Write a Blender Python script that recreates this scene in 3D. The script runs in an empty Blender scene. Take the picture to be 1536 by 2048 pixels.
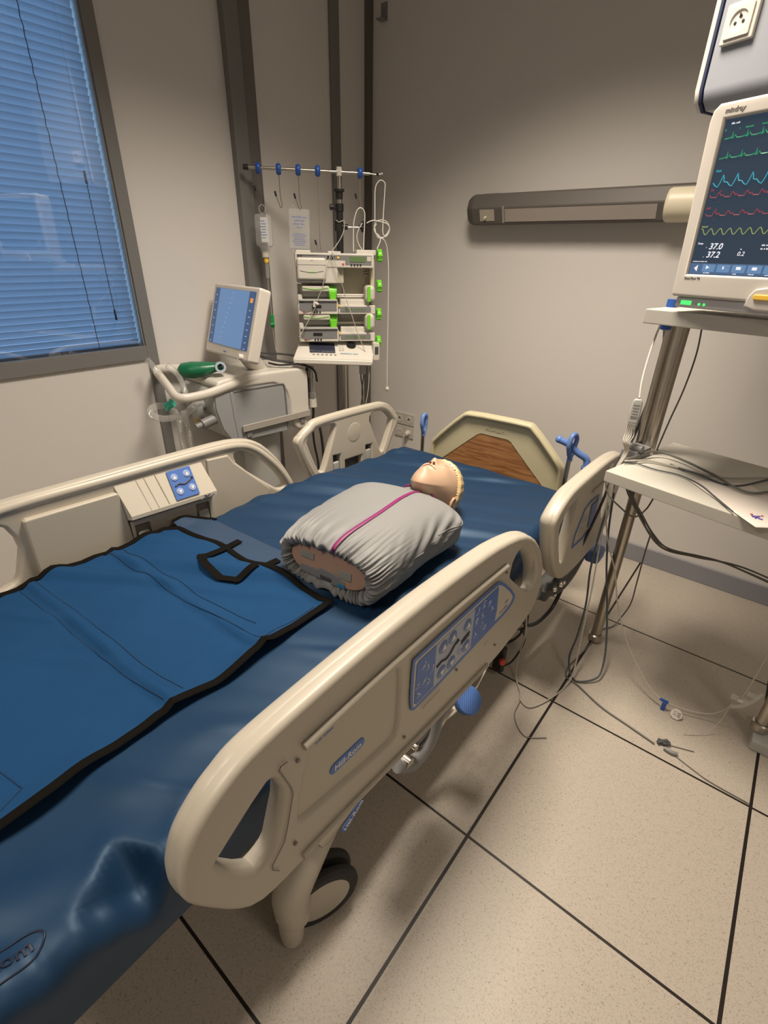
import bpy, bmesh, math, random
from mathutils import Vector, Matrix, noise
random.seed(7)
S = bpy.context.scene
R = math.radians
V = Vector

# ---------------------------------------------------------------- camera
cam_d = bpy.data.cameras.new('camera')
cam = bpy.data.objects.new('camera', cam_d)
S.collection.objects.link(cam)
S.camera = cam
cam_d.sensor_fit = 'VERTICAL'
cam_d.sensor_height = 24.0
cam_d.lens = 985.37 / 2048 * 24.0
cam_d.clip_start = 0.02
PITCH, YAW, ROLL, CAM_H = .48264, -.66966, .02215, 1.4136
_w = V((math.sin(YAW) * math.cos(PITCH), math.cos(YAW) * math.cos(PITCH), -math.sin(PITCH)))
_r0 = V((math.cos(YAW), -math.sin(YAW), 0))
_u0 = _r0.cross(_w)
_r = _r0 * math.cos(ROLL) + _u0 * math.sin(ROLL)
_u = -_r0 * math.sin(ROLL) + _u0 * math.cos(ROLL)
M = Matrix((( _r.x, _u.x, -_w.x, 0), (_r.y, _u.y, -_w.y, 0), (_r.z, _u.z, -_w.z, CAM_H), (0, 0, 0, 1)))
cam.matrix_world = M

# ---------------------------------------------------------------- light and exposure
S.view_settings.view_transform = 'Standard'
S.view_settings.look = 'None'
S.view_settings.gamma = 1.0
S.view_settings.use_curve_mapping = False
S.view_settings.exposure = 0.0
world = bpy.data.worlds.new('sky')
S.world = world
world.use_nodes = True
wn = world.node_tree
bg = wn.nodes['Background']
bg.inputs[0].default_value = (.30, .52, .84, 1)
bg.inputs[1].default_value = 1.9
CEIL = 2.75

def area(name, loc, sx, sy, power, color, spread):
    l = bpy.data.lights.new(name, 'AREA')
    l.shape = 'RECTANGLE'; l.size = sx; l.size_y = sy
    l.energy = power; l.color = color; l.spread = R(spread)
    o = bpy.data.objects.new(name, l)
    S.collection.objects.link(o)
    o.location = loc
    return o
WARM = (1.0, .875, .73)
area('ceiling_lamp_over_bed', (-.80, 1.30, CEIL - .03), .58, .58, 41, WARM, 117)
area('ceiling_lamp_foot', (-.80, -.90, CEIL - .03), .58, .58, 19, WARM, 132)
area('fill_lamp_side', (1.5, .3, CEIL - .03), .58, .58, 12, WARM, 165)  # unseen fill lamp, added with a wide spread to lighten the upper walls

# ---------------------------------------------------------------- materials
def mat(name, col, rough=.5, metal=0.0, spec=.5, bump=0.0, bscale=200.0, noise_mix=0.0, nscale=8.0, coat=0.0, emit=None, estr=0.0, trans=0.0, sheen=0.0, alpha=1.0):
    m = bpy.data.materials.new(name)
    m.use_nodes = True
    nt = m.node_tree
    b = nt.nodes['Principled BSDF']
    b.inputs['Base Color'].default_value = (*col, 1)
    b.inputs['Roughness'].default_value = rough
    b.inputs['Metallic'].default_value = metal
    b.inputs['Specular IOR Level'].default_value = spec
    b.inputs['Coat Weight'].default_value = coat
    b.inputs['Transmission Weight'].default_value = trans
    b.inputs['Sheen Weight'].default_value = sheen
    b.inputs['Alpha'].default_value = alpha
    if emit:
        b.inputs['Emission Color'].default_value = (*emit, 1)
        b.inputs['Emission Strength'].default_value = estr
    tc = nt.nodes.new('ShaderNodeTexCoord')
    if bump:
        n = nt.nodes.new('ShaderNodeTexNoise'); n.inputs['Scale'].default_value = bscale; n.inputs['Detail'].default_value = 3
        bp = nt.nodes.new('ShaderNodeBump'); bp.inputs['Strength'].default_value = bump; bp.inputs['Distance'].default_value = .002
        nt.links.new(tc.outputs['Object'], n.inputs['Vector'])
        nt.links.new(n.outputs['Fac'], bp.inputs['Height'])
        nt.links.new(bp.outputs['Normal'], b.inputs['Normal'])
    if noise_mix:
        n = nt.nodes.new('ShaderNodeTexNoise'); n.inputs['Scale'].default_value = nscale; n.inputs['Detail'].default_value = 4
        mx = nt.nodes.new('ShaderNodeMix'); mx.data_type = 'RGBA'
        mx.inputs['A'].default_value = (*[c * (1 - noise_mix) for c in col], 1)
        mx.inputs['B'].default_value = (*[min(1, c * (1 + noise_mix)) for c in col], 1)
        nt.links.new(tc.outputs['Object'], n.inputs['Vector'])
        nt.links.new(n.outputs['Fac'], mx.inputs['Factor'])
        nt.links.new(mx.outputs['Result'], b.inputs['Base Color'])
    return m

def glassy(name, tint, gloss=.1, rough=.02, body=0.0, bodycol=(1, 1, 1), fres=.35):
    """thin clear plastic or pane: transparent with a fresnel reflection and a little body colour"""
    m = bpy.data.materials.new(name); m.use_nodes = True
    nt = m.node_tree; nt.nodes.clear()
    out = nt.nodes.new('ShaderNodeOutputMaterial')
    tr = nt.nodes.new('ShaderNodeBsdfTransparent'); tr.inputs[0].default_value = (*tint, 1)
    gl = nt.nodes.new('ShaderNodeBsdfGlossy'); gl.inputs['Roughness'].default_value = rough
    df = nt.nodes.new('ShaderNodeBsdfDiffuse'); df.inputs[0].default_value = (*bodycol, 1)
    fr = nt.nodes.new('ShaderNodeFresnel'); fr.inputs[0].default_value = 1.45
    mu = nt.nodes.new('ShaderNodeMath'); mu.operation = 'MULTIPLY_ADD'; mu.inputs[1].default_value = fres; mu.inputs[2].default_value = gloss
    m1 = nt.nodes.new('ShaderNodeMixShader'); m2 = nt.nodes.new('ShaderNodeMixShader')
    m1.inputs[0].default_value = body
    nt.links.new(tr.outputs[0], m1.inputs[1]); nt.links.new(df.outputs[0], m1.inputs[2])
    nt.links.new(fr.outputs[0], mu.inputs[0]); nt.links.new(mu.outputs[0], m2.inputs[0])
    nt.links.new(m1.outputs[0], m2.inputs[1]); nt.links.new(gl.outputs[0], m2.inputs[2])
    nt.links.new(m2.outputs[0], out.inputs[0])
    return m

MT = {
 'wall': mat('wall_paint', (.64, .612, .58), .75, bump=.05, bscale=300),
 'ceiling': mat('ceiling_paint', (.72, .70, .67), .9),
 'trim': mat('grey_aluminium_trim', (.20, .197, .19), .5, .2),
 'base': mat('grey_vinyl_skirting', (.25, .25, .28), .5),
 'cream': mat('cream_plastic', (.46, .42, .347), .38, bump=.03, bscale=900),
 'cream2': mat('cream_plastic_panel', (.47, .43, .35), .42),
 'cream3': mat('cream_plastic_badge', (.56, .515, .43), .4),
 'headb': mat('pale_olive_cream_plastic', (.53, .48, .32), .4),
 'lgrey': mat('light_grey_plastic', (.42, .42, .40), .4),
 'mgrey': mat('mid_grey_plastic', (.20, .20, .20), .45),
 'dgrey': mat('dark_grey_plastic', (.06, .06, .06), .5),
 'black': mat('black_plastic', (.012, .012, .013), .45),
 'rubber': mat('black_rubber', (.02, .02, .02), .7),
 'web': mat('black_webbing', (.005, .004, .003), .8, spec=.08, bump=.3, bscale=700),
 'white': mat('white_plastic', (.60, .56, .50), .35),
 'offwhite': mat('warm_white_plastic', (.62, .59, .53), .35),
 'chrome': mat('chrome', (.75, .72, .68), .15, 1.0),
 'steel': mat('brushed_stainless', (.50, .46, .40), .28, 1.0),
 'rail': mat('aluminium_rail', (.50, .47, .42), .35, .35),
 'blue': mat('blue_plastic', (.02, .09, .38), .35),
 'lblue': mat('soft_blue_plastic', (.12, .22, .52), .4),
 'pblue': mat('dark_pedal_blue_plastic', (.05, .13, .36), .45),
 'stick': mat('blue_label_film', (.075, .165, .47), .45),
 'stickw': mat('pale_label_film', (.40, .44, .54), .45),
 'stickc': mat('cream_label_film', (.56, .52, .44), .4),
 'ink': mat('dark_print', (.05, .05, .06), .6),
 'inkw': mat('white_print', (.75, .75, .76), .5),
 'inkb': mat('blue_print', (.16, .22, .50), .5),
 'inkg': mat('grey_print', (.22, .20, .18), .5),
 'yel': mat('yellow_plastic', (.75, .45, .05), .5, emit=(1, .6, .05), estr=.15),
 'orange': mat('orange_label', (.8, .32, .05), .5, emit=(1, .45, .1), estr=.3),
 'lime': mat('lime_green_plastic', (.16, .60, .03), .35),
 'green': mat('green_plastic', (.01, .28, .06), .4),
 'bag': mat('green_rubber_bag', (.005, .13, .055), .35, bump=.3, bscale=60),
 'teal': mat('teal_plastic', (.05, .42, .30), .3),
 'amber': mat('amber_filter', (.45, .34, .16), .3),
 'red': mat('red_plastic', (.75, .05, .03), .4),
 'rdim': mat('dark_red_button', (.5, .05, .02), .4),
 'skin': mat('manikin_skin', (.46, .31, .21), .5, noise_mix=.06, nscale=12),
 'skin_inside': mat('manikin_torso_skin', (.42, .26, .18), .5),
 'hair': mat('moulded_blond_hair', (.50, .37, .19), .35, bump=.15, bscale=60),
 'cloth': mat('grey_jacket_nylon', (.195, .198, .197), .6, bump=.12, bscale=500, sheen=.1),
 'purple': mat('purple_piping', (.19, .010, .10), .5),
 'hole': mat('dark_socket_hole', (.01, .01, .01), .8),
 'lip': mat('lip_line', (.30, .12, .08), .6),
 'nostril': mat('nostril_dark', (.16, .05, .03), .7),
 'lcd': mat('green_lcd', (.13, .20, .08), .3),
 'screen_dark': mat('dark_lcd_screen', (.03, .035, .06), .15),
 'pendant': mat('pendant_grey_enamel', (.29, .305, .34), .35),
 'pseam': mat('blue_black_seal', (.02, .03, .08), .5),
 'paper': mat('white_paper', (.72, .66, .60), .7),
 'wire_l': mat('light_grey_cable', (.45, .42, .36), .5),
 'wire_m': mat('grey_cable', (.14, .135, .12), .5),
 'wire_d': mat('dark_grey_cable', (.07, .08, .09), .5),
 'white_cord': mat('white_cord', (.68, .66, .60), .45),
 'clear': glassy('clear_tubing', (.985, .985, .985), .03, .15, .16, (.85, .85, .82)),
 'bottle': glassy('clear_infusion_plastic', (.99, .99, .99), .0, .12, .15, (.9, .92, .92)),
 'label': mat('white_bottle_label', (.62, .62, .60), .6),
 'lens': mat('lamp_lens_off', (.34, .30, .27), .3),
 'lampbody': mat('lamp_grey_enamel', (.105, .094, .083), .5),
 'lampcap': mat('cream_lamp_cap', (.72, .66, .50), .4),
}
def emis(name, col, s):
    return mat(name, tuple(c * .2 for c in col), .3, emit=col, estr=s)
MT['scr'] = emis('monitor_screen_glow', (.028, .042, .062), 1.0)
MT['scr2'] = emis('monitor_screen_footer', (.07, .12, .22), 1.0)
MT['wg'] = emis('green_trace', (.03, .34, .13), .9)
MT['wc'] = emis('cyan_trace', (.04, .34, .43), .9)
MT['wr'] = emis('red_trace', (.36, .045, .055), .9)
MT['wy'] = emis('yellow_trace', (.30, .36, .10), .9)
MT['ww'] = emis('white_digits', (.85, .85, .9), .9)
MT['ledg'] = emis('green_led', (.1, 1.0, .2), 1.1)
MT['vscr'] = emis('ventilator_screen_glow', (.105, .20, .37), 1.0)
MT['vscr2'] = emis('ventilator_screen_border', (.035, .075, .16), 1.0)
MT['vdot'] = emis('ventilator_screen_marks', (.25, .38, .6), 1.0)

def wood_mat():
    m = mat('oak_grain_panel', (.33, .15, .06), .45)
    nt = m.node_tree; b = nt.nodes['Principled BSDF']
    tc = nt.nodes.new('ShaderNodeTexCoord'); mp = nt.nodes.new('ShaderNodeMapping')
    mp.inputs['Scale'].default_value = (3.5, 1, 42)
    n = nt.nodes.new('ShaderNodeTexNoise'); n.inputs['Scale'].default_value = 2.2; n.inputs['Detail'].default_value = 6; n.inputs['Distortion'].default_value = .8
    cr = nt.nodes.new('ShaderNodeValToRGB')
    cr.color_ramp.elements[0].position = .35; cr.color_ramp.elements[0].color = (.20, .08, .028, 1)
    cr.color_ramp.elements[1].position = .65; cr.color_ramp.elements[1].color = (.42, .21, .085, 1)
    nt.links.new(tc.outputs['Object'], mp.inputs[0]); nt.links.new(mp.outputs[0], n.inputs['Vector'])
    nt.links.new(n.outputs['Fac'], cr.inputs[0]); nt.links.new(cr.outputs[0], b.inputs['Base Color'])
    return m
MT['wood'] = wood_mat()

def floor_mat():
    m = mat('speckled_floor_tiles', (.45, .4, .33), .42, spec=.4)
    nt = m.node_tree; b = nt.nodes['Principled BSDF']; L = nt.links.new
    tc = nt.nodes.new('ShaderNodeTexCoord')
    n1 = nt.nodes.new('ShaderNodeTexNoise'); n1.inputs['Scale'].default_value = 300; n1.inputs['Detail'].default_value = 2; n1.inputs['Distortion'].default_value = 1.5
    L(tc.outputs['Object'], n1.inputs['Vector'])
    cr = nt.nodes.new('ShaderNodeValToRGB')
    e = cr.color_ramp.elements
    e[0].position = .32; e[0].color = (.23, .19, .145, 1)
    e[1].position = .42; e[1].color = (.43, .385, .325, 1)
    e2 = cr.color_ramp.elements.new(.66); e2.color = (.45, .40, .34, 1)
    L(n1.outputs['Fac'], cr.inputs[0])
    sp = nt.nodes.new('ShaderNodeSeparateXYZ'); L(tc.outputs['Object'], sp.inputs[0])
    masks = []
    for ax, off, wdt in (('X', -.2947, .0042), ('Y', .1735, .0036)):
        s = nt.nodes.new('ShaderNodeMath'); s.operation = 'SUBTRACT'; s.inputs[1].default_value = off - .3; L(sp.outputs[ax], s.inputs[0])
        f = nt.nodes.new('ShaderNodeMath'); f.operation = 'FLOORED_MODULO'; f.inputs[1].default_value = .6; L(s.outputs[0], f.inputs[0])
        c = nt.nodes.new('ShaderNodeMath'); c.operation = 'SUBTRACT'; c.inputs[1].default_value = .3; L(f.outputs[0], c.inputs[0])
        a = nt.nodes.new('ShaderNodeMath'); a.operation = 'ABSOLUTE'; L(c.outputs[0], a.inputs[0])
        l = nt.nodes.new('ShaderNodeMath'); l.operation = 'LESS_THAN'; l.inputs[1].default_value = wdt; L(a.outputs[0], l.inputs[0])
        masks.append(l)
    mx = nt.nodes.new('ShaderNodeMath'); mx.operation = 'MAXIMUM'; L(masks[0].outputs[0], mx.inputs[0]); L(masks[1].outputs[0], mx.inputs[1])
    mc = nt.nodes.new('ShaderNodeMix'); mc.data_type = 'RGBA'; L(mx.outputs[0], mc.inputs['Factor']); L(cr.outputs[0], mc.inputs['A'])
    mc.inputs['B'].default_value = (.012, .008, .006, 1)
    L(mc.outputs['Result'], b.inputs['Base Color'])
    return m
MT['floor'] = floor_mat()

def fabric(name, col, rough, spec, bump, bs, var=.12):
    return mat(name, col, rough, spec=spec, bump=bump, bscale=bs, noise_mix=var, nscale=3)
MT['mattress'] = fabric('navy_coated_ticking', (.007, .028, .070), .50, .5, .04, 500, .1)
MT['mattress'].node_tree.nodes['Principled BSDF'].inputs['Specular Tint'].default_value = (.55, .76, 1.0, 1)
MT['sheet'] = fabric('blue_transfer_sheet_cloth', (.006, .046, .128), .85, .2, .25, 900, .15)
MT['flap'] = fabric('blue_grey_flap', (.024, .050, .098), .5, .4, .06, 600, .08)

def slat_mat():
    m = bpy.data.materials.new('blind_slat_translucent'); m.use_nodes = True
    nt = m.node_tree; nt.nodes.clear()
    o = nt.nodes.new('ShaderNodeOutputMaterial'); d = nt.nodes.new('ShaderNodeBsdfDiffuse'); t = nt.nodes.new('ShaderNodeBsdfTranslucent')
    d.inputs[0].default_value = (.5, .52, .55, 1); t.inputs[0].default_value = (.44, .50, .56, 1)
    x = nt.nodes.new('ShaderNodeMixShader'); x.inputs[0].default_value = .5
    nt.links.new(d.outputs[0], x.inputs[1]); nt.links.new(t.outputs[0], x.inputs[2]); nt.links.new(x.outputs[0], o.inputs[0])
    return m
MT['slat'] = slat_mat()
MT['pane'] = glassy('window_pane', (.92, .95, .98), .03, 0.0, fres=1.0)

# ---------------------------------------------------------------- geometry helpers
def cr_smooth(P, n=6, closed=False):
    P = [V(p) for p in P]
    if len(P) < 3 or n < 2: return P
    out = []; L = len(P)
    rng = L if closed else L - 1
    for i in range(rng):
        p1, p2 = P[i], P[(i + 1) % L]
        p0 = P[i - 1] if (closed or i > 0) else p1 * 2 - p2
        p3 = P[(i + 2) % L] if (closed or i + 2 < L) else p2 * 2 - p1
        for k in range(n):
            t = k / n
            out.append(.5 * ((2 * p1) + (p2 - p0) * t + (2 * p0 - 5 * p1 + 4 * p2 - p3) * t * t + (3 * p1 - p0 - 3 * p2 + p3) * t ** 3))
    if not closed: out.append(P[-1])
    return out

def chaikin(P, it=2, closed=True):
    P = [V(p) for p in P]
    for _ in range(it):
        Q = []
        n = len(P)
        for i in range(n if closed else n - 1):
            a, b = P[i], P[(i + 1) % n]
            Q += [a * .75 + b * .25, a * .25 + b * .75]
        if not closed: Q = [P[0]] + Q + [P[-1]]
        P = Q
    return P

class G:
    def __init__(s): s.v = []; s.f = []
    def add(s, vs, fs, m=None):
        o = len(s.v)
        s.v += [(m @ V(p)) if m else V(p) for p in vs]
        s.f += [[i + o for i in f] for f in fs]
        return s
    def bm(s, b, m=None):
        b.verts.index_update()
        s.add([v.co.copy() for v in b.verts], [[v.index for v in f.verts] for f in b.faces], m); b.free(); return s
    def box(s, c, d, m=None, bev=0.0, seg=2, rz=0.0):
        b = bmesh.new(); bmesh.ops.create_cube(b, size=1)
        for v in b.verts: v.co = V((v.co.x * d[0], v.co.y * d[1], v.co.z * d[2]))
        if bev: bmesh.ops.bevel(b, geom=b.edges[:], offset=min(bev, min(d) * .49), segments=seg, affect='EDGES', profile=.5)
        mm = Matrix.Translation(c) @ Matrix.Rotation(rz, 4, 'Z')
        return s.bm(b, (m @ mm) if m else mm)
    def tube(s, P, r, seg=8, smooth=5, closed=False, cap=True, flat=1.0, up=(0, 0, 1), m=None, rfun=None):
        P = cr_smooth(P, smooth, closed) if smooth > 1 else [V(p) for p in P]
        n = len(P); T = []
        for i in range(n):
            a = P[(i - 1) % n] if (closed or i > 0) else P[i]
            b = P[(i + 1) % n] if (closed or i < n - 1) else P[i]
            t = (b - a); T.append(t.normalized() if t.length > 1e-9 else V((0, 0, 1)))
        u = V(up) - T[0] * V(up).dot(T[0])
        if u.length < 1e-3: u = V((1, 0, 0)) - T[0] * T[0].x
        u.normalize(); vs = []; fs = []
        for i in range(n):
            if i and flat == 1.0:
                u = u - T[i] * u.dot(T[i])
                u = u.normalized() if u.length > 1e-6 else V((1, 0, 0))
            elif i:
                w = V(up) - T[i] * V(up).dot(T[i])
                if w.length > 1e-3: u = w.normalized()
            b = T[i].cross(u)
            rr = r * (rfun(i / max(1, n - 1)) if rfun else 1)
            for k in range(seg):
                a = 2 * math.pi * k / seg
                vs.append(P[i] + u * math.cos(a) * rr * flat + b * math.sin(a) * rr)
        for i in range(n if closed else n - 1):
            j = (i + 1) % n
            for k in range(seg):
                l = (k + 1) % seg
                fs.append([i * seg + k, i * seg + l, j * seg + l, j * seg + k])
        if cap and not closed:
            fs.append(list(range(seg))[::-1]); fs.append([(n - 1) * seg + k for k in range(seg)])
        return s.add(vs, fs, m)
    def cyl(s, a, b, r, seg=20, r2=None, m=None):
        a = V(a); b = V(b); t = (b - a).normalized()
        u = t.orthogonal().normalized(); w = t.cross(u); r2 = r if r2 is None else r2
        vs = []
        for p, q in ((a, r), (b, r2)):
            for k in range(seg):
                an = 2 * math.pi * k / seg; vs.append(p + (u * math.cos(an) + w * math.sin(an)) * q)
        fs = [[k, (k + 1) % seg, seg + (k + 1) % seg, seg + k] for k in range(seg)]
        fs += [list(range(seg))[::-1], list(range(seg, 2 * seg))]
        return s.add(vs, fs, m)
    def lathe(s, prof, o, ax, seg=24, m=None):
        """prof: (radius, distance along axis)"""
        o = V(o); t = V(ax).normalized(); u = t.orthogonal().normalized(); w = t.cross(u); vs = []; fs = []
        for r, h in prof:
            for k in range(seg):
                an = 2 * math.pi * k / seg; vs.append(o + t * h + (u * math.cos(an) + w * math.sin(an)) * max(r, 1e-5))
        for i in range(len(prof) - 1):
            for k in range(seg):
                l = (k + 1) % seg; fs.append([i * seg + k, i * seg + l, (i + 1) * seg + l, (i + 1) * seg + k])
        return s.add(vs, fs, m)
    def sphere(s, c, r, sx=1, sy=1, sz=1, m=None, u=20, v=12):
        b = bmesh.new(); bmesh.ops.create_uvsphere(b, u_segments=u, v_segments=v, radius=r)
        for q in b.verts: q.co = V((q.co.x * sx, q.co.y * sy, q.co.z * sz)) + V(c)
        return s.bm(b, m)
    def poly(s, outline, holes=(), depth=.01, bev=.002, m=None, res=3):
        """flat plate in local XY with holes, thickness centred on z=0, rounded edges"""
        cu = bpy.data.curves.new('tmp', 'CURVE'); cu.dimensions = '2D'; cu.fill_mode = 'BOTH'
        cu.extrude = max(depth / 2 - bev, 1e-4); cu.bevel_depth = bev; cu.bevel_resolution = res; cu.offset = -bev
        for pts in [outline] + list(holes):
            sp = cu.splines.new('POLY'); sp.points.add(len(pts) - 1); sp.use_cyclic_u = True
            for i, p in enumerate(pts): sp.points[i].co = (p[0], p[1], 0, 1)
        return s._cu(cu, m)
    def text(s, body, size, m, depth=.0006, align='CENTER', shear=0.0, bold=False):
        cu = bpy.data.curves.new('tmp', 'FONT'); cu.body = body; cu.size = size; cu.extrude = depth; cu.align_x = align; cu.align_y = 'CENTER'
        cu.shear = shear; cu.resolution_u = 3
        if bold: cu.offset = size * .014
        return s._cu(cu, m)
    def _cu(s, cu, m):
        o = bpy.data.objects.new('tmp', cu); S.collection.objects.link(o)
        dg = bpy.context.evaluated_depsgraph_get()
        me = bpy.data.meshes.new_from_object(o.evaluated_get(dg))
        s.add([v.co.copy() for v in me.vertices], [list(p.vertices) for p in me.polygons], m)
        bpy.data.objects.remove(o); bpy.data.curves.remove(cu); bpy.data.meshes.remove(me)
        return s

def scrawl(words, size, m, depth=.0003, align='CENTER'):
    """print too small to read: short uneven strokes in word groups"""
    g = G(); rs = random.Random(len(words) * 7 + int(size * 1e5)); x = 0; W = sum(len(w) for w in words.split()) * size * .5 + (len(words.split()) - 1) * size * .35
    x = -W / 2 if align == 'CENTER' else 0
    for w in words.split():
        for _ in w:
            h = size * rs.uniform(.38, .7); g.box((x + size * .2, (h - size * .6) / 2, 0), (size * .34, h, depth), m); x += size * .5
        x += size * .35
    return g
def frame(o, ex, ez_or_n):
    """matrix whose local x is ex, local z is n, y completes it"""
    ex = V(ex).normalized(); n = V(ez_or_n).normalized(); ey = n.cross(ex).normalized(); o = V(o)
    return Matrix(((ex.x, ey.x, n.x, o.x), (ex.y, ey.y, n.y, o.y), (ex.z, ey.z, n.z, o.z), (0, 0, 0, 1)))

WI = {}
def thing(name, label, cat, loc=(0, 0, 0), rz=0.0, group=None):
    o = bpy.data.objects.new(name, None); S.collection.objects.link(o)
    o.empty_display_size = .05
    o.location = loc; o.rotation_euler = (0, 0, rz)
    WI[o.name] = (Matrix.Translation(loc) @ Matrix.Rotation(rz, 4, 'Z')).inverted()
    o['label'] = label; o['category'] = cat
    if group: o['group'] = group
    return o
def obj(name, g, m, parent=None, ang=38):
    me = bpy.data.meshes.new(name)
    me.from_pydata([tuple(v) for v in g.v], [], g.f)
    b = bmesh.new(); b.from_mesh(me); bmesh.ops.remove_doubles(b, verts=b.verts, dist=1e-6)
    bmesh.ops.recalc_face_normals(b, faces=b.faces); b.to_mesh(me); b.free()
    o = bpy.data.objects.new(name, me); S.collection.objects.link(o)
    if parent:
        wi = WI[parent.name]; me.transform(wi); o.parent = parent; WI[o.name] = wi
    else:
        c = sum((v.co for v in me.vertices), V()) / max(1, len(me.vertices))
        zmin = min(v.co.z for v in me.vertices)
        t = V((c.x, c.y, zmin)); me.transform(Matrix.Translation(-t)); o.location = t
        WI[o.name] = Matrix.Translation(-t)
    for p in me.polygons: p.use_smooth = True
    me.set_sharp_from_angle(angle=R(ang))
    me.materials.append(MT[m] if isinstance(m, str) else m)
    if len(me.vertices) < 9000:
        wn_ = o.modifiers.new('normals', 'WEIGHTED_NORMAL'); wn_.keep_sharp = True; wn_.weight = 80
    return o
def tag(o, label, cat, group=None):
    o['label'] = label; o['category'] = cat
    if group: o['group'] = group
    return o
def lab(o, label): o['label'] = label; return o
def struct(name, g, m):
    me = bpy.data.meshes.new(name); me.from_pydata([tuple(v) for v in g.v], [], g.f)
    b = bmesh.new(); b.from_mesh(me); bmesh.ops.recalc_face_normals(b, faces=b.faces); b.to_mesh(me); b.free()
    o = bpy.data.objects.new(name, me); S.collection.objects.link(o); WI[o.name] = Matrix.Identity(4)
    o['kind'] = 'structure'; me.materials.append(MT[m] if isinstance(m, str) else m)
    return o
def bx(g, x0, x1, y0, y1, z0, z1, bev=0.0):
    return g.box(((x0 + x1) / 2, (y0 + y1) / 2, (z0 + z1) / 2), (abs(x1 - x0), abs(y1 - y0), abs(z1 - z0)), bev=bev)

# ---------------------------------------------------------------- room
XL, YB, XR, YF = -2.2, 2.566, 2.1, -2.4
struct('floor', bx(G(), XL - .3, XR + .1, YF - .1, YB + .1, -.1, 0), 'floor')
struct('ceiling', bx(G(), XL - .1, XR + .1, YF - .1, YB + .1, CEIL, CEIL + .1), 'ceiling')
struct('wall_back', bx(G(), XL - .1, XR + .1, YB, YB + .1, 0, CEIL), 'wall')
struct('wall_right', bx(G(), XR, XR + .1, YF - .1, YB, 0, CEIL), 'wall')
struct('wall_front', bx(G(), XL - .1, XR, YF - .1, YF, 0, CEIL), 'wall')
WY0, WY1, WZ0, WZ1 = -.55, 1.084, 1.035, 2.42
g = G()
bx(g, XL - .1, XL, YF, YB, 0, WZ0 - .0); bx(g, XL - .1, XL, YF, YB, WZ1, CEIL)
bx(g, XL - .1, XL, YF, WY0, WZ0, WZ1); bx(g, XL - .1, XL, WY1, YB, WZ0, WZ1)
struct('wall_left', g, 'wall')
bb = struct('baseboard_back', bx(G(), XL, XR, YB - .014, YB, 0, .092, .003), 'base')
struct('baseboard_left', bx(G(), XL, XL + .012, YF, YB - .02, 0, .092, .003), 'base')
# vertical cover strips of the partition wall
struct('trim_1', bx(G(), XL, XL + .012, 1.084, 1.130, 0, CEIL, .001), 'trim')
g = bx(G(), XL, XL + .035, 1.642, 1.714, 0, CEIL, .002); struct('trim_2', g, 'trim')
g = bx(G(), XL, XL + .022, 1.717, 1.785, 0, CEIL, .002); struct('trim_3', g, mat('trim_brown_grey', (.16, .148, .138), .5, .2))
struct('trim_4', bx(G(), XL, XL + .014, 2.268, 2.33, 0, CEIL, .001), 'trim')
struct('trim_5', bx(G(), XL, XL + .03, YB - .035, YB, 0, CEIL, .001), mat('trim_dark_grey', (.13, .12, .105), .5, .2))  # corner strip, a darker grey than the other strips
# window: frame, blind between the panes, inner pane
win = bpy.data.objects.new('window_1', None); S.collection.objects.link(win); win['kind'] = 'structure'; WI['window_1'] = Matrix.Identity(4)
g = bx(G(), XL, XL + .012, WY0 - .05, WY1 + .0, WZ0 - .05, WZ0 + .006, .001)
bx(g, XL, XL + .012, WY0 - .05, WY1, WZ1, WZ1 + .05); bx(g, XL, XL + .012, WY0 - .05, WY0, WZ0, WZ1)
obj('window_frame', g, 'trim', win)
obj('glass_pane', bx(G(), XL - .006, XL - .002, WY0, WY1, WZ0, WZ1), 'pane', win)
g = G(); z = WZ0 + .022; k = 0
while z < WZ1 - .01:
    sl = G()
    n = 8; w = .0135; an = R(62)
    vs = []
    for y in (WY0 + .02, WY1 - .009):
        for i in range(n + 1):
            t = (i / n * 2 - 1); cx = t * w; cz = .0022 * (1 - t * t)
            vs.append((XL - .035 + cx * math.cos(an) - cz * math.sin(an) * 0 + cz * .9, y, z + cx * math.sin(an) + cz * .2))
    fs = [[i, i + 1, n + 1 + i + 1, n + 1 + i] for i in range(n)]
    sl.add(vs, fs)
    s_ = obj('blind_slat', sl, 'slat', win)
    z += .0228; k += 1
obj('blind_bottom_rail', bx(G(), XL - .05, XL - .022, WY0 + .02, WY1 - .008, WZ0 + .004, WZ0 + .014, .002), mat('blind_rail', (.3, .33, .38), .3, .6), win)
for yy in (.36, .903, .995):
    z0_, z1_ = (WZ0 + .01, WZ1) if yy < .95 else (1.16, 1.66)
    g = G().tube([(XL - .017 + .002 * math.sin(i * 2.1), yy + .0012 * math.sin(i * 3.1), z0_ + (z1_ - z0_) * i / 60) for i in range(61)], .0014, 6, 1)
    if yy > .95:
        for q_ in (1.15, 1.62): g.cyl((XL - .017, yy, q_), (XL - .017, yy, q_ + .04), .004, 10)
    obj('blind_cord', g, 'dgrey', win)
obj('side_channel', bx(G(), XL - .09, XL, WY1 - .004, WY1 + .004, WZ0, WZ1), 'rail', win)
# ---------------------------------------------------------------- hospital bed
BX = -.93
def mh(y):                      # height of the mattress top along the bed
    t = max(0, min(1, (y - 1.15) / .6)); t = t * t * (3 - 2 * t)
    return .615 - .032 * t
bed = thing('hospital_bed', 'cream adjustable hospital bed with raised side rails and wood-panelled headboard', 'hospital bed', (BX, 1.0, 0))

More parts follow.
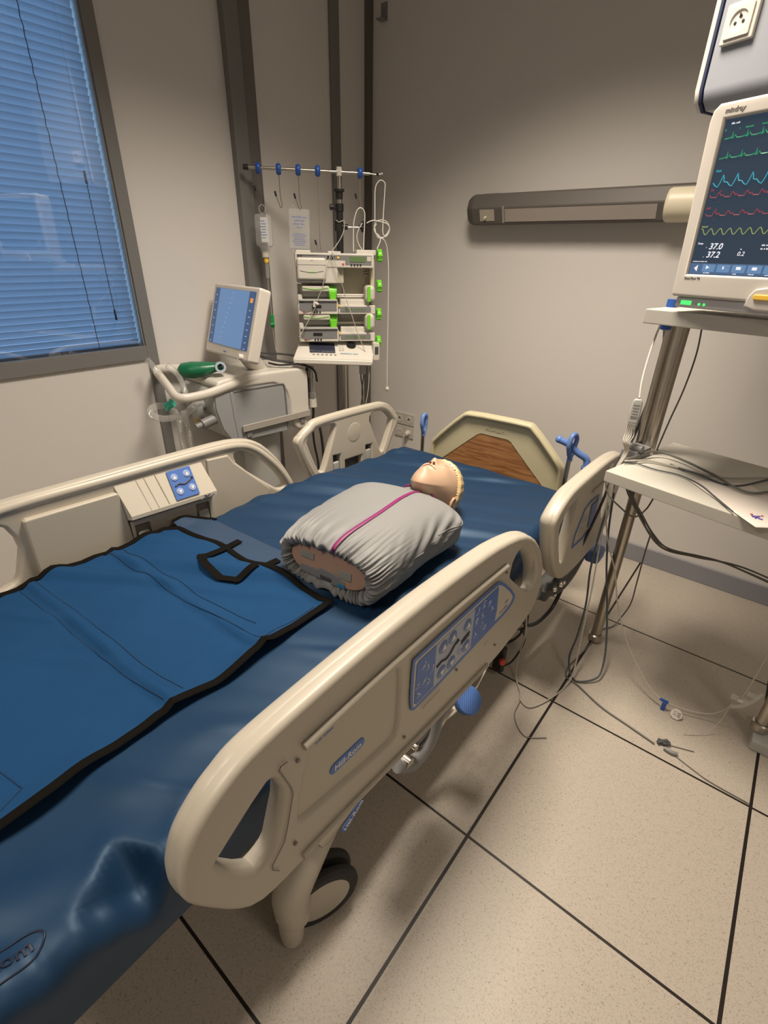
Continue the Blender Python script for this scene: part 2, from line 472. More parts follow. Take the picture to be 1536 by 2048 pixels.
def yz_frame(x, out):           # local (u,v) = world (y,z); plate faces +x when out=1
    if out > 0: return Matrix(((0, 0, 1, x), (1, 0, 0, 0), (0, 1, 0, 0), (0, 0, 0, 1)))
    return Matrix(((0, 0, -1, x), (1, 0, 0, 0), (0, 1, 0, 0), (0, 0, 0, 1)))
def mir(x, dy):                 # text facing -x has u = -y
    return None
def P3(x, pts): return [(x, a, b) for a, b in pts]
def inset(outline, i0, i1, d):
    """centre line of a rolled edge: outline points i0..i1 (wrapping) moved inwards by d"""
    n = len(outline); P = [V((a, b)) for a, b in outline]; out = []
    k = i0
    while True:
        a, b = P[(k - 1) % n], P[(k + 1) % n]; t = (b - a).normalized(); q = P[k % n] + V((t.y, -t.x)) * d
        out.append((q.x, q.y))
        if k % n == i1: break
        k += 1
    return out

# chassis, mostly in the shade under the mattress
g = G(); bx(g, -1.33, -.53, .20, 1.86, .39, .455, .015); bx(g, -1.30, -.56, .45, 1.75, .28, .34, .015)
for x in (-1.29, -.57): bx(g, x - .03, x + .03, .42, 1.70, .19, .27, .015)
for y in (.5, 1.4): bx(g, -1.28, -.58, y - .04, y + .04, .18, .26, .012)
for x in (-1.18, -.68):
    for y in (.5, 1.3): g.tube([(x, y, .24), (x, y + .12, .42)], .022, 10, 1)
obj('chassis', g, 'cream2', bed)
def corner(x, y, sx, wz=-22):
    g = G()
    g.tube([(x - sx * .10, y + .26, .30), (x - sx * .04, y + .17, .30), (x - sx * .01, y + .06, .255), (x, y, .20), (x, y - .005, .13)], .041, 14, 5, rfun=lambda t: 1.15 - .22 * t)
    a = obj('corner_horn', g, 'cream', bed)
    g = G().cyl((x, y, .11), (x, y, .19), .037, 24).lathe([(.037, 0), (.039, .002), (.039, .004), (.037, .006)], (x, y, .145), (0, 0, 1), 24).tube([(x, y - .002, .12), (x, y - .010, .085), (x, y - .012, .03)], .031, 16, 4, rfun=lambda t: 1.08 - .25 * t)
    obj('caster_fork', g, 'cream', a)
    yw = y + .075
    wa = V((math.cos(R(wz)), math.sin(R(wz)), 0)); K = 1.18
    for s in (-1, 1):
        wc = V((x, yw, .077 * K)) + wa * (s * .020)
        g = G().lathe([(a_ * K, b_) for a_, b_ in [(.045, -.012), (.070, -.012), (.076, -.006), (.077, 0), (.076, .006), (.070, .012), (.045, .012)]], wc, wa, 36)
        obj('tyre', g, 'rubber', a)
        g = G().lathe([(a_ * K, b_) for a_, b_ in [(0, .013 * s), (.052, .0125 * s), (.0595, .0110 * s), (.061, 0), (.061, -.01 * s), (0, -.01 * s)]], wc, wa, 36)
        obj('wheel_disc', g, 'cream', a)
    return a
c1 = corner(-.487, .325, 1)
g = G().poly(chaikin([(-.03, -.012), (.03, -.012), (.034, 0), (.03, .012), (-.03, .012), (-.034, 0)], 1), (), .002, .0005, Matrix.Translation((-.453, .475, .335)) @ Matrix.Rotation(R(52), 4, 'X') @ frame((0, 0, 0), (0, 1, 0), (1, 0, 0)))
corner(-.575, 1.48, 1); corner(-1.36, .325, -1); corner(-1.36, 1.66, -1)

# --- near foot-end side rail
RF = [(.1001, .7208), (.1111, .7574), (.1295, .7844), (.1588, .81), (.1841, .8241), (.2131, .8367), (.2574, .8432), (.3207, .847), (.4154, .851), (.5286, .8525), (.6679, .8495), (.8414, .8374), (.9408, .825), (1.0579, .797), (1.14, .7523), (1.205, .6894), (1.252, .6139), (1.272, .54), (1.26, .475), (1.20, .443), (1.10, .432), (1.0211, .4254), (.9731, .4271), (.6157, .4614), (.4359, .4807), (.2931, .4945), (.233, .4989), (.1899, .5137), (.1567, .5567), (.1171, .636), (.1013, .6771)]
H1 = [(.1468, .6921), (.1553, .7027), (.2377, .7589), (.2504, .7571), (.2562, .7433), (.2661, .7073), (.2396, .6274), (.2336, .6101), (.2155, .6014), (.1975, .6015)]
H2 = [(1.008, .705), (1.015, .748), (1.06, .764), (1.125, .735), (1.190, .645), (1.212, .588), (1.190, .552), (1.155, .566), (1.015, .688)]
REC = [(.3342, .762), (.42, .757), (.5337, .7445), (.545, .7349), (.5469, .6527), (.5432, .5678), (.5195, .5606), (.3161, .6026), (.2961, .6078), (.289, .6161), (.3066, .6964)]
xm = -.403
g = G().poly(chaikin(RF, 1), [chaikin(H1, 1), chaikin(H2, 1), chaikin(REC, 1)], .036, .012, yz_frame(xm, 1))
rail = obj('side_rail', g, 'cream', bed)
obj('recessed_panel', G().poly(chaikin([(a + (.006 if a > .42 else -.006), b + (.006 if b > .66 else -.006)) for a, b in REC], 1), (), .014, .001, yz_frame(xm + .003, 1)), 'cream2', rail)
top = inset(RF, 26, 19, .0235) or [(.30, .513), (.235, .516), (.20, .528), (.168, .568), (.132, .64), (.118, .678), (.117, .720), (.127, .75), (.148, .776), (.20, .813), (.26, .825), (.32, .829), (.415, .833), (.52, .835), (.67, .832), (.84, .820), (.94, .808), (1.05, .780), (1.13, .738), (1.19, .68), (1.235, .608), (1.254, .54), (1.245, .487), (1.20, .461), (1.10, .449)]
obj('grab_rail', G().tube(P3(xm - .010, top), .0235, 18, 4, flat=1.05, up=(1, 0, 0)), 'cream', rail)
obj('ridge', G().tube(P3(-.3795, [(.3046, .7760), (.4107, .7785), (.5256, .7780), (.7207, .7725), (.9614, .7560)]), .0062, 10, 3), 'cream', rail)
obj('ridge', G().tube(P3(-.3815, [(.285, .521), (.40, .511), (.6157, .486), (.94, .452)]), .0055, 8, 3), 'cream', rail)
obj('cover_seam', G().tube(P3(-.3822, [(.2751, .7732), (.2625, .7758), (.26, .7704), (.2773, .7116), (.2792, .6959), (.2621, .632), (.2532, .6058), (.2281, .5807), (.2267, .5683), (.2378, .5495)]), .0009, 5, 1), 'inkg', rail)
for a, b in [(.2937, .7557), (.5672, .5353), (.9712, .7313), (.7653, .5691), (.2738, .5728), (.97, .50)]: obj('screw', G().cyl((-.3835, a, b), (-.3805, a, b), .0035, 12), 'inkg', rail)
# badge Hill-Rom
fx = -.3795
def out_text(s, y, z, size, x=-.3805, rot=0.0, **k):
    m = frame((x, y, z), (0, math.cos(rot), math.sin(rot)), (1, 0, 0))
    return G().text(s, size, m, **k)
def pill(cy, cz, w, h, x, rot=0.0, d=.003):
    P = []
    for i in range(24):
        a = 2 * math.pi * i / 24; P.append((math.copysign(w / 2 - h / 2, math.cos(a)) + math.cos(a) * h / 2, math.sin(a) * h / 2))
    return G().poly(P, (), d, .0008, frame((x, cy, cz), (0, math.cos(rot), math.sin(rot)), (1, 0, 0)), 2)
bd = obj('badge', pill(.4085, .637, .088, .024, -.3925, R(-4)), 'stick', rail)
obj('badge_lettering', out_text('Hill-Rom', .4085, .6365, .019, -.3907, R(-4), bold=True), 'inkw', rail)
obj('small_lettering', scrawl('xxxx xxxxxx', .0075, frame((-.3925, .358, .7385), (0, 1, 0), (1, 0, 0))), 'inkb', rail)
# control label
SO = [(.5772, .605), (.5765, .7371), (.5863, .740), (.9143, .7316), (.9475, .7198), (1.0441, .6291), (1.0534, .6), (1.0049, .5856), (.9423, .5887), (.5994, .5866)]
SI = [(.5871, .6056), (.5856, .7276), (.5914, .7293), (.9173, .7205), (.9511, .7071), (1.0302, .6324), (1.0378, .6089), (.9901, .5969), (.9288, .6003), (.5984, .5961)]
g = G().poly(chaikin(SO, 1), [chaikin(SI, 1)], .0016, .0003, yz_frame(-.3815, 1), 1)
cp = obj('control_panel', g, 'stick', rail)
lab(cp, 'blue outlined bed control label')
obj('label_background', G().poly(chaikin(SO, 1), (), .0012, .0002, yz_frame(-.3818, 1), 1), 'stickc', rail)
obj('label_field', G().poly([(.5925, .612), (.593, .715), (.60, .7215), (.66, .719), (.6613, .6027), (.60, .6035)], (), .0018, .0003, yz_frame(-.3809, 1), 1), 'stick', rail)
obj('label_field', G().poly([(.66, .719), (.8166, .7155), (.8169, .6), (.6613, .6027)], (), .0018, .0003, yz_frame(-.3809, 1), 1), 'stickw', rail)
obj('label_field', G().poly([(.8166, .7155), (.9312, .712), (.940, .6376), (.937, .5988), (.8169, .6)], (), .0018, .0003, yz_frame(-.3809, 1), 1), 'stick', rail)
BTN = mat('grey_blue_key', (.16, .23, .42), .4)
for (a, b), up in zip([(.6873, .6958), (.7234, .6975), (.7863, .6897), (.6888, .6252), (.7278, .6229), (.7905, .6256)], (1, 1, 1, 0, 0, 0)):
    g = G().lathe([(0, .004), (.013, .004), (.0165, .0015), (.0165, -.002)], (-.381, a, b), (1, 0, 0), 24)
    cb = obj('control_button', g, BTN, rail)
    s = 1 if up else -1
    obj('arrow_mark', G().poly([(-.0085, -.0065 * s), (.0085, -.0065 * s), (0, .009 * s)], (), .001, .0001, frame((-.3766, a, b), (0, 1, 0), (1, 0, 0)), 1), 'inkw', rail)
obj('button_ring', G().lathe([(.006, .002), (.0075, .002)], (-.3795, .760, .632), (1, 0, 0), 16), 'stick', rail)
obj('bed_pictogram', G().tube(P3(-.3795, [(.667, .655), (.685, .658), (.70, .652), (.718, .655), (.735, .668), (.745, .668)]), .0028, 6, 3).sphere((-.3795, .748, .672), .004), 'ink', rail)
obj('bed_pictogram', G().tube(P3(-.3795, [(.765, .655), (.783, .66), (.80, .661)]), .0024, 6, 2).tube(P3(-.3795, [(.765, .648), (.80, .653)]), .0014, 6, 2), 'ink', rail)
g = G()
random.seed(3)
for a, b in [(.608, .63), (.622, .655), (.632, .685), (.618, .70), (.638, .64), (.60, .66), (.65, .665), (.832, .70), (.832, .67), (.832, .635), (.862, .702), (.862, .672), (.862, .645), (.89, .69), (.91, .665), (.88, .625)]:
    P = [(a + random.uniform(-.008, .008), b + random.uniform(-.007, .007)) for _ in range(4)]
    g.tube(P3(-.3798, P), .0009, 5, 2)
    g.tube(P3(-.3798, [(a - .008, b - .009), (a + .007, b - .009)]), .0006, 5, 1)
obj('pictogram_print', g, 'inkw', rail)
obj('small_lettering', scrawl('xxxx xxxxx', .0085, frame((-.3803, .985, .612), (0, 1, .1), (1, 0, 0))), 'inkg', rail)
obj('small_lettering', scrawl('xxxx', .008, frame((-.3803, .995, .63), (0, 1, .1), (1, 0, 0))), 'inkb', rail)
obj('small_lettering', scrawl('xxxxx xxxxxxx xxx xxxxxx', .006, frame((-.3805, .66, .568), (0, 1, -.03), (1, 0, 0))), 'inkg', rail)
obj('small_lettering', scrawl('xx xx xx', .006, frame((-.3805, .905, .553), (0, 1, -.03), (1, 0, 0))), 'inkg', rail)

# --- near head-end side rail
RH = [(1.4369, .4562), (1.382, .5135), (1.327, .598), (1.288, .6885), (1.2771, .7253), (1.288, .751), (1.325, .7761), (1.384, .7972), (1.461, .8024), (1.70, .80), (1.87, .785), (1.955, .752), (2.02, .70), (2.03, .66), (1.955, .50), (1.93, .44), (1.85, .408), (1.6251, .412), (1.4941, .430)]
HH = [(1.335, .715), (1.38, .748), (1.472, .750), (1.485, .735), (1.465, .62), (1.445, .53), (1.42, .528), (1.375, .60), (1.333, .69)]
HHb = [(1.74, .70), (1.75, .745), (1.84, .735), (1.92, .69), (1.91, .64), (1.86, .53), (1.83, .53), (1.79, .60)]
g = G().poly(chaikin(RH, 1), [chaikin(HH, 1), chaikin(HHb, 1)], .040, .012, yz_frame(-.403, 1))
rail2 = obj('side_rail', g, 'cream', bed)
obj('grab_rail', G().tube(P3(-.410, inset(RH, 0, 13, .022) or [(1.42, .475), (1.35, .588), (1.305, .68), (1.302, .73), (1.345, .768), (1.42, .781), (1.69, .780), (1.865, .765), (1.945, .730), (2.0, .69)]), .022, 18, 4, flat=1.2, up=(1, 0, 0)), 'cream', rail2)
obj('ridge', G().tube(P3(-.382, [(1.60, .725), (1.72, .722)]), .004, 8, 3), 'cream', rail2)
g = G().poly([(1.50, .55), (1.50, .60), (1.55, .68), (1.60, .69), (1.70, .68), (1.71, .55), (1.60, .54)], [[(1.508, .555), (1.508, .598), (1.555, .673), (1.60, .682), (1.69, .673), (1.70, .558), (1.60, .549)]], .0016, .0003, yz_frame(-.3815, 1), 1)
obj('control_panel', g, 'stick', rail2)
obj('label_field', G().poly([(1.64, .57), (1.63, .665), (1.69, .66), (1.695, .57)], (), .0016, .0003, yz_frame(-.3812, 1), 1), 'stick', rail2)
obj('control_button', G().lathe([(.011, .002), (.014, .002), (.0145, 0)], (-.381, 1.575, .635), (1, 0, 0), 20), 'stickw', rail2)
obj('control_button', G().lathe([(.008, .002), (.011, .002), (.0115, 0)], (-.381, 1.565, .595), (1, 0, 0), 20), 'stickw', rail2)

# --- far foot-end side rail (inner face seen)
LFX = -1.462
LF = [(.02, .74), (.05, .79), (.10, .82), (.17, .832), (.2676, .8356), (.3341, .835), (.5153, .833), (.772, .829), (.9257, .825), (.992, .8148), (1.0431, .7995), (1.0945, .7639), (1.1642, .6808), (1.2135, .5932), (1.2272, .5612), (1.2176, .5305), (1.19, .51), (1.12, .49), (.90, .47), (.40, .48), (.20, .49), (.10, .53), (.04, .64)]
HL2 = [(.9543, .7664), (.9774, .7768), (1.0208, .771), (1.064, .7495), (1.1276, .6705), (1.1847, .5911), (1.1743, .5721), (1.1474, .5679), (1.1228, .5809), (.9654, .7241)]
HL1 = [(.07, .70), (.10, .765), (.16, .789), (.245, .787), (.273, .708), (.2525, .6473), (.2393, .6112), (.2196, .6019), (.15, .58), (.11, .61)]
g = G().poly(chaikin(LF, 1), [chaikin(HL2, 1), chaikin(HL1, 1)], .038, .012, yz_frame(LFX, 1))
rl = obj('side_rail', g, 'cream', bed)
obj('grab_rail', G().tube(P3(LFX, [(.10, .55), (.055, .66), (.06, .75), (.12, .80), (.2676, .8156), (.52, .812), (.772, .808), (.9257, .802), (.985, .793), (1.03, .775), (1.08, .735), (1.145, .662), (1.19, .59), (1.20, .555), (1.17, .522)]), .0185, 16, 4, flat=1.4, up=(1, 0, 0)), 'cream', rl)
obj('padded_block', G().poly([(.292, .774), (.298, .779), (.5334, .772), (.538, .766), (.546, .6571), (.555, .50), (.31, .50), (.288, .62)], (), .022, .005, yz_frame(-1.437, 1)), 'cream', rl)
obj('padded_block', G().poly([(.842, .783), (.9259, .777), (.945, .7433), (1.093, .5901), (1.06, .52), (.835, .52)], (), .012, .005, yz_frame(-1.441, 1)), 'cream', rl)
# control pod: sloping face leaning in over the mattress
g = G()
pv = [(-1.445, .534, .795), (-1.445, .822, .785), (-1.395, .545, .70), (-1.395, .838, .684), (-1.445, .545, .672), (-1.445, .838, .66), (-1.395, .545, .688), (-1.395, .838, .672)]
g.add(pv, [[0, 1, 3, 2], [2, 3, 7, 6], [6, 7, 5, 4], [0, 2, 6, 4], [1, 5, 7, 3], [0, 4, 5, 1]])
obj('control_pod', g, 'cream3', rl, ang=20)
ex = V((0, 1, -.035)).normalized(); dn = (V((-1.395, .69, .692)) - V((-1.445, .68, .79))).normalized(); nn = ex.cross(-dn).normalized()
if nn.x < 0: nn = -nn
mp = frame(V((-1.4185, .735, .7405)) + nn * .0015, ex, nn)
obj('control_panel', G().poly([(-.041, -.048), (.041, -.048), (.041, .048), (-.041, .048)], (), .002, .0004, mp, 1), 'stick', rl)
for u, v, up in ((-.022, .024, 1), (.022, .026, 1), (-.02, -.024, 0), (.024, -.022, 0)):
    mb = mp @ Matrix.Translation((u, v, .001))
    obj('control_button', G().lathe([(0, .003), (.010, .003), (.0125, .0005), (.0125, -.001)], (0, 0, 0), (0, 0, 1), 20, mb), mat('pale_blue_key', (.28, .36, .60), .4), rl)
    s = 1 if up else -1
    obj('arrow_mark', G().poly([(-.006, -.005 * s), (.006, -.005 * s), (0, .006 * s)], (), .001, .0001, mb @ Matrix.Translation((0, 0, .0035)), 1), 'inkw', rl)
obj('bed_pictogram', G().tube([mp @ V(p) for p in [(-.03, -.004, .002), (-.015, .001, .002), (0, -.004, .002), (.015, .0, .002), (.028, .006, .002)]], .0026, 6, 3).sphere(mp @ V((.034, .010, .002)), .004), 'ink', rl)
g = G()
for yy in (.60, .625, .66): g.tube([(-1.4425, yy, .789), (-1.396, yy + .008, .6985)], .0012, 5, 1)
obj('pod_ribs', g, 'cream2', rl)
obj('rail_pictogram', G().tube(P3(-1.394, [(.775, .672), (.79, .676), (.805, .672), (.825, .678)]), .0022, 5, 2).tube(P3(-1.394, [(.79, .684), (.80, .679), (.81, .684)]), .0018, 5, 2), 'ink', rl)
obj('latch_housing', G().poly([(.55, .668), (.84, .655), (.84, .50), (.55, .50)], [[(.560, .652), (.608, .648), (.608, .53), (.560, .53)], [(.770, .645), (.820, .641), (.820, .53), (.770, .53)], [(.63, .608), (.757, .60), (.757, .545), (.63, .545)]], .018, .001, yz_frame(-1.436, 1), 1), 'cream', rl)
g = G(); bx(g, -1.444, -1.442, .556, .825, .52, .655); obj('latch_recess', g, 'inkg', rl)
g = G(); bx(g, -1.441, -1.424, .566, .604, .53, .622, .006); obj('release_latch', g, 'lgrey', rl)
g = G(); bx(g, -1.441, -1.424, .776, .816, .53, .615, .006); obj('release_latch', g, 'lgrey', rl)
g = G(); bx(g, -1.428, -1.426, .665, .715, .628, .6315, .0005); obj('label_bar', g, 'cream3', rl)

# --- far head-end side rail
LH = [(1.2535, .7167), (1.2531, .7362), (1.2669, .7519), (1.3183, .7722), (1.349, .7954), (1.3865, .8035), (1.5529, .8025), (1.7487, .7957), (1.8067, .7893), (1.847, .7731), (1.8947, .7329), (1.9284, .6925), (1.9276, .6658), (1.8847, .6011), (1.8348, .5144), (1.8038, .49), (1.7333, .475), (1.4448, .475), (1.3825, .50), (1.3482, .52), (1.3255, .5465)]
LHa = [(1.3067, .7136), (1.3092, .7271), (1.335, .7514), (1.3655, .7648), (1.4577, .7629), (1.4718, .7555), (1.4752, .7401), (1.4368, .655), (1.3978, .5658), (1.3802, .5633), (1.3615, .579)]
LHb = [(1.7005, .7334), (1.7209, .76), (1.8078, .7492), (1.8646, .7112), (1.878, .6871), (1.8132, .5512), (1.798, .5444), (1.7846, .5523), (1.712, .7025)]
pk1 = [(1.458, .618), (1.502, .613), (1.502, .50), (1.458, .50)]; pk2 = [(1.677, .608), (1.72, .604), (1.72, .50), (1.677, .50)]; pk3 = [(1.535, .575), (1.647, .569), (1.647, .51), (1.535, .51)]
g = G().poly(chaikin(LH, 1), [chaikin(LHa, 1), chaikin(LHb, 1), pk1, pk2, pk3], .036, .010, yz_frame(LFX, 1))
rl2 = obj('side_rail', g, 'cream', bed)
obj('grab_rail', G().tube(P3(LFX, [(1.365, .532), (1.325, .60), (1.282, .70), (1.285, .738), (1.335, .768), (1.375, .784), (1.55, .783), (1.7487, .776), (1.80, .769), (1.845, .745), (1.885, .705), (1.903, .676), (1.86, .598), (1.815, .515)]), .021, 14, 4), 'cream', rl2)
obj('speaker_disc', G().lathe([(.0, .002), (.04, .002), (.045, 0)], (-1.444, 1.5935, .695), (1, 0, 0), 28), 'cream2', rl2)
g = G(); bx(g, -1.475, -1.470, 1.45, 1.73, .49, .62); obj('latch_recess', g, 'dgrey', rl2)
for y in (1.48, 1.70):
    g = G(); bx(g, -1.467, -1.448, y - .018, y + .018, .50, .582, .006); obj('release_latch', g, 'lgrey', rl2)

# --- headboard
th = R(4.0)
HBM = frame((BX - .015, 2.0, 0), (math.cos(th), math.sin(th), 0), (math.sin(th), -math.cos(th), 0))
HB = [(-.326, .40), (-.326, .5867), (-.314, .6175), (-.1693, .7675), (-.1323, .782), (.1446, .7816), (.1765, .7707), (.315, .6309), (.331, .5951), (.331, .40)]
HBi = [(-.306, .42), (-.306, .580), (-.297, .605), (-.160, .745), (-.128, .757), (.139, .7566), (.165, .748), (.295, .6189), (.309, .587), (.309, .42)]
WD = [(-.30, .44), (-.30, .487), (-.0893, .6795), (-.0696, .6889), (.0579, .6866), (.075, .6806), (.29, .47), (.29, .44)]
hb = obj('headboard', G().poly(chaikin(HB, 1), [chaikin(HBi, 1)], .05, .014, HBM), 'headb', bed)
obj('board_panel', G().poly(chaikin(HBi, 1), [WD], .020, .001, HBM @ Matrix.Translation((0, 0, -.004))), 'headb', hb)
obj('wood_panel', G().poly(WD, (), .012, .0005, HBM @ Matrix.Translation((0, 0, -.002))), 'wood', hb)
obj('embossed_lettering', G().text('Hill-Rom', .026, HBM @ Matrix.Translation((-.003, .7165, .007)), .0012, bold=True), 'headb', hb)
for x in (-1.1, -.76): obj('headboard_post', bx(G(), x - .02, x + .02, 1.99, 2.02, .30, .45, .006), 'mgrey', hb)

# --- folding drip-pole sockets with blue grips at the head corners
def ring_grip(c, az, tilt=0.0, h=.062, w=.026, name='drip_pole_grip'):
    m = Matrix.Translation(c) @ Matrix.Rotation(az, 4, 'Z') @ Matrix.Rotation(tilt, 4, 'Y')
    P = [(w * math.cos(a) * (1 if math.sin(a) > 0 else .75), 0, h / 2 * math.sin(a) * 1.0) for a in [2 * math.pi * i / 14 for i in range(14)]]
    g = G().tube([m @ V(p) for p in P], .0095, 10, 3, closed=True)
    g.tube([m @ V((0, 0, -h / 2)), m @ V((0, 0, -h / 2 - .02))], .011, 10, 1)
    return g
st = obj('drip_pole', G().tube([(-1.325, 1.975, .30), (-1.325, 1.975, .635)], .0095, 12, 1), 'steel', bed)
obj('blue_grip', ring_grip((-1.322, 1.975, .675), R(98), h=.088, w=.026), 'lblue', st)
st = obj('drip_pole', G().tube([(-.585, 1.95, .30), (-.585, 1.95, .69)], .0095, 12, 1), 'steel', bed)
obj('blue_grip', ring_grip((-.583, 1.95, .745), R(76), h=.092, w=.026), 'lblue', st)
st = obj('drip_pole', G().tube([(-.548, 1.99, .30), (-.530, 1.99, .655)], .0095, 12, 1), 'steel', bed)
obj('blue_grip', G().tube([(-.520, 1.985, .655), (-.528, 1.985, .69), (-.56, 1.97, .712), (-.60, 1.96, .742), (-.635, 1.95, .755)], .014, 12, 4).sphere((-.640, 1.95, .757), .0155).cyl((-.521, 1.985, .66), (-.519, 1.985, .645), .021, 16), 'lblue', st)

# --- mechanism under the near rails
g = G(); g.tube([(-.42, .60, .375), (-.41, .64, .345), (-.41, .69, .335), (-.41, .73, .36), (-.415, .76, .40), (-.415, .82, .41)], .017, 10, 4)
g.box((-.43, .76, .38), (.03, .16, .045), bev=.012)
obj('rail_pivot_arm', g, 'mgrey', bed)
g = G(); g.cyl((-.40, .625, .372), (-.43, .625, .372), .014, 12); g.cyl((-.405, .655, .392), (-.435, .655, .392), .009, 12); g.tube([(-.42, .70, .28), (-.42, .78, .33), (-.42, .84, .345)], .006, 8, 2)
obj('pivot_bolt', g, 'steel', bed)
g = G(); g.tube([(-.45, 1.40, .40), (-.43, 1.50, .365), (-.425, 1.60, .34), (-.43, 1.72, .335), (-.44, 1.86, .36)], .032, 12, 4); bx(g, -.46, -.40, 1.40, 1.62, .37, .415, .01)
obj('rail_pivot_arm', g, 'dgrey', bed)
for y, z_, r in ((1.44, .412, .010), (1.50, .40, .012), (1.54, .385, .008)): obj('pivot_bolt', G().sphere((-.392, y, z_), r), 'chrome', bed)
g = G(); bx(g, -.42, -.36, 1.86, 1.945, .305, .362, .014); obj('release_handle', g, 'lblue', bed)
pm = Matrix.Translation((-.415, .922, .31)) @ Matrix.Rotation(R(12), 4, 'Y') @ Matrix.Rotation(R(-14), 4, 'X')
pd = obj('brake_pedal', G().lathe([(0, .010), (.036, .010), (.040, .006), (.040, -.008), (.034, -.012), (0, -.012)], (0, 0, 0), (.45, -.50, .74), 28, pm), 'pblue', bed)
ax = V((.45, -.50, .74)).normalized(); u = ax.orthogonal().normalized(); w_ = ax.cross(u)
g = G()
for i in range(-5, 6):
    d = i * .0065; L_ = math.sqrt(max(.0, .035 ** 2 - d * d))
    g.tube([pm @ (ax * .0105 + u * d - w_ * L_), pm @ (ax * .0105 + u * d + w_ * L_)], .0012, 5, 1)
obj('grip_ridges', g, 'lblue', pd)
obj('pedal_lever', G().tube([(-.43, .92, .30), (-.45, .84, .285), (-.50, .74, .27), (-.56, .70, .25)], .013, 10, 3, flat=.6), 'cream2', bed)
obj('red_tab', bx(G(), -.45, -.43, 1.0, 1.03, .365, .39, .004), 'red', bed)
# second badge on the chassis cover seen below the rail
obj('chassis_cover', G().tube([(-.50, .40, .30), (-.49, .50, .345), (-.50, .62, .36), (-.51, .95, .355), (-.51, 1.5, .35)], .045, 12, 3, flat=.9), 'cream', bed)
obj('cover_badge', pill(.475, .318, .075, .024, -.4465, R(30)), 'stick', bed)
obj('cover_badge_lettering', G().text('Hill-Rom', .019, frame((-.4445, .478, .3175), (0, math.cos(R(30)), math.sin(R(30))), (1, 0, 0)), .0004, bold=True), 'inkw', bed)

# ---------------------------------------------------------------- mattress
X0, X1, Y0, Y1 = -1.375, -.482, -.22, 1.868
def fbm(x, y, z=0.0): return noise.noise(V((x, y, z))) + .5 * noise.noise(V((2 * x, 2 * y, z + 5)))
def gss(x, y, cx, cy, a, b, th=0.0):
    dx, dy = x - cx, y - cy; c, s = math.cos(th), math.sin(th)
    u = (dx * c + dy * s) / a; v = (-dx * s + dy * c) / b
    return math.exp(-(u * u + v * v))
CREST = [(-.4, -.50), (-.22, -.50), (-.12, -.512), (-.046, -.530), (-.01, -.518), (.033, -.545), (.085, -.582), (.135, -.512), (.20, -.552), (.255, -.520), (.30, -.503), (.36, -.515), (.42, -.500), (.55, -.508), (.62, -.498), (.8, -.505), (1.0, -.498), (1.05, -.512), (1.12, -.497), (2.1, -.497)]
def crest(y):
    for (a, p), (b, q) in zip(CREST, CREST[1:]):
        if y <= b:
            t = (y - a) / (b - a); t = t * t * (3 - 2 * t); return p + (q - p) * t
    return -.497
def wrinkle(x, y):
    al = .86 * x + .50 * y; ac = -.50 * x + .86 * y
    h = fbm(al * 1.3, ac * 8.0, 1.3) * .0055
    st = noise.noise(V((al * .9 + 3, ac * 13, 7.1)))
    h += max(0, st) ** 1.2 * .045 + noise.noise(V((al * 1.6, ac * 26, 2.2))) * .0022
    near = max(0, 1 - abs(y - .05) / .75)
    h += fbm(x * 4, y * 3.4, 9) * .010 * near
    xc = crest(y); dx = x - xc
    h += .0035 * math.exp(-(dx / .026) ** 2)
    k_ = .35 + 1.15 * max(0, min(1, (.42 - y) / .2))
    if dx > 0: h -= .075 * math.tanh(k_ * (math.sqrt(dx * dx + .0003) - .0173) / .075)
    for cx, cy, a, b, t, k in ((-.62, .30, .08, .03, .9, .008), (-.60, -.02, .10, .035, .9, .010), (-.64, .14, .07, .03, .5, .009)):
        h += gss(x, y, cx, cy, a, b, t) * k
    if y > 1.0:
        h += .0028 * math.sin(ac * 62 + 3 * noise.noise(V((al * 2, ac * 3, 2)))) * min(1, (y - 1.0) / .2) * (.4 + max(0, noise.noise(V((al * 1.5, ac * 4, 9)))) * 2)
    return h
def top_z(x, y):
    f = max(0, min(1, (Y1 - y) / .10)) * max(.15, min(1, (x - X0) / .06))
    return mh(y) + wrinkle(x, y) * f
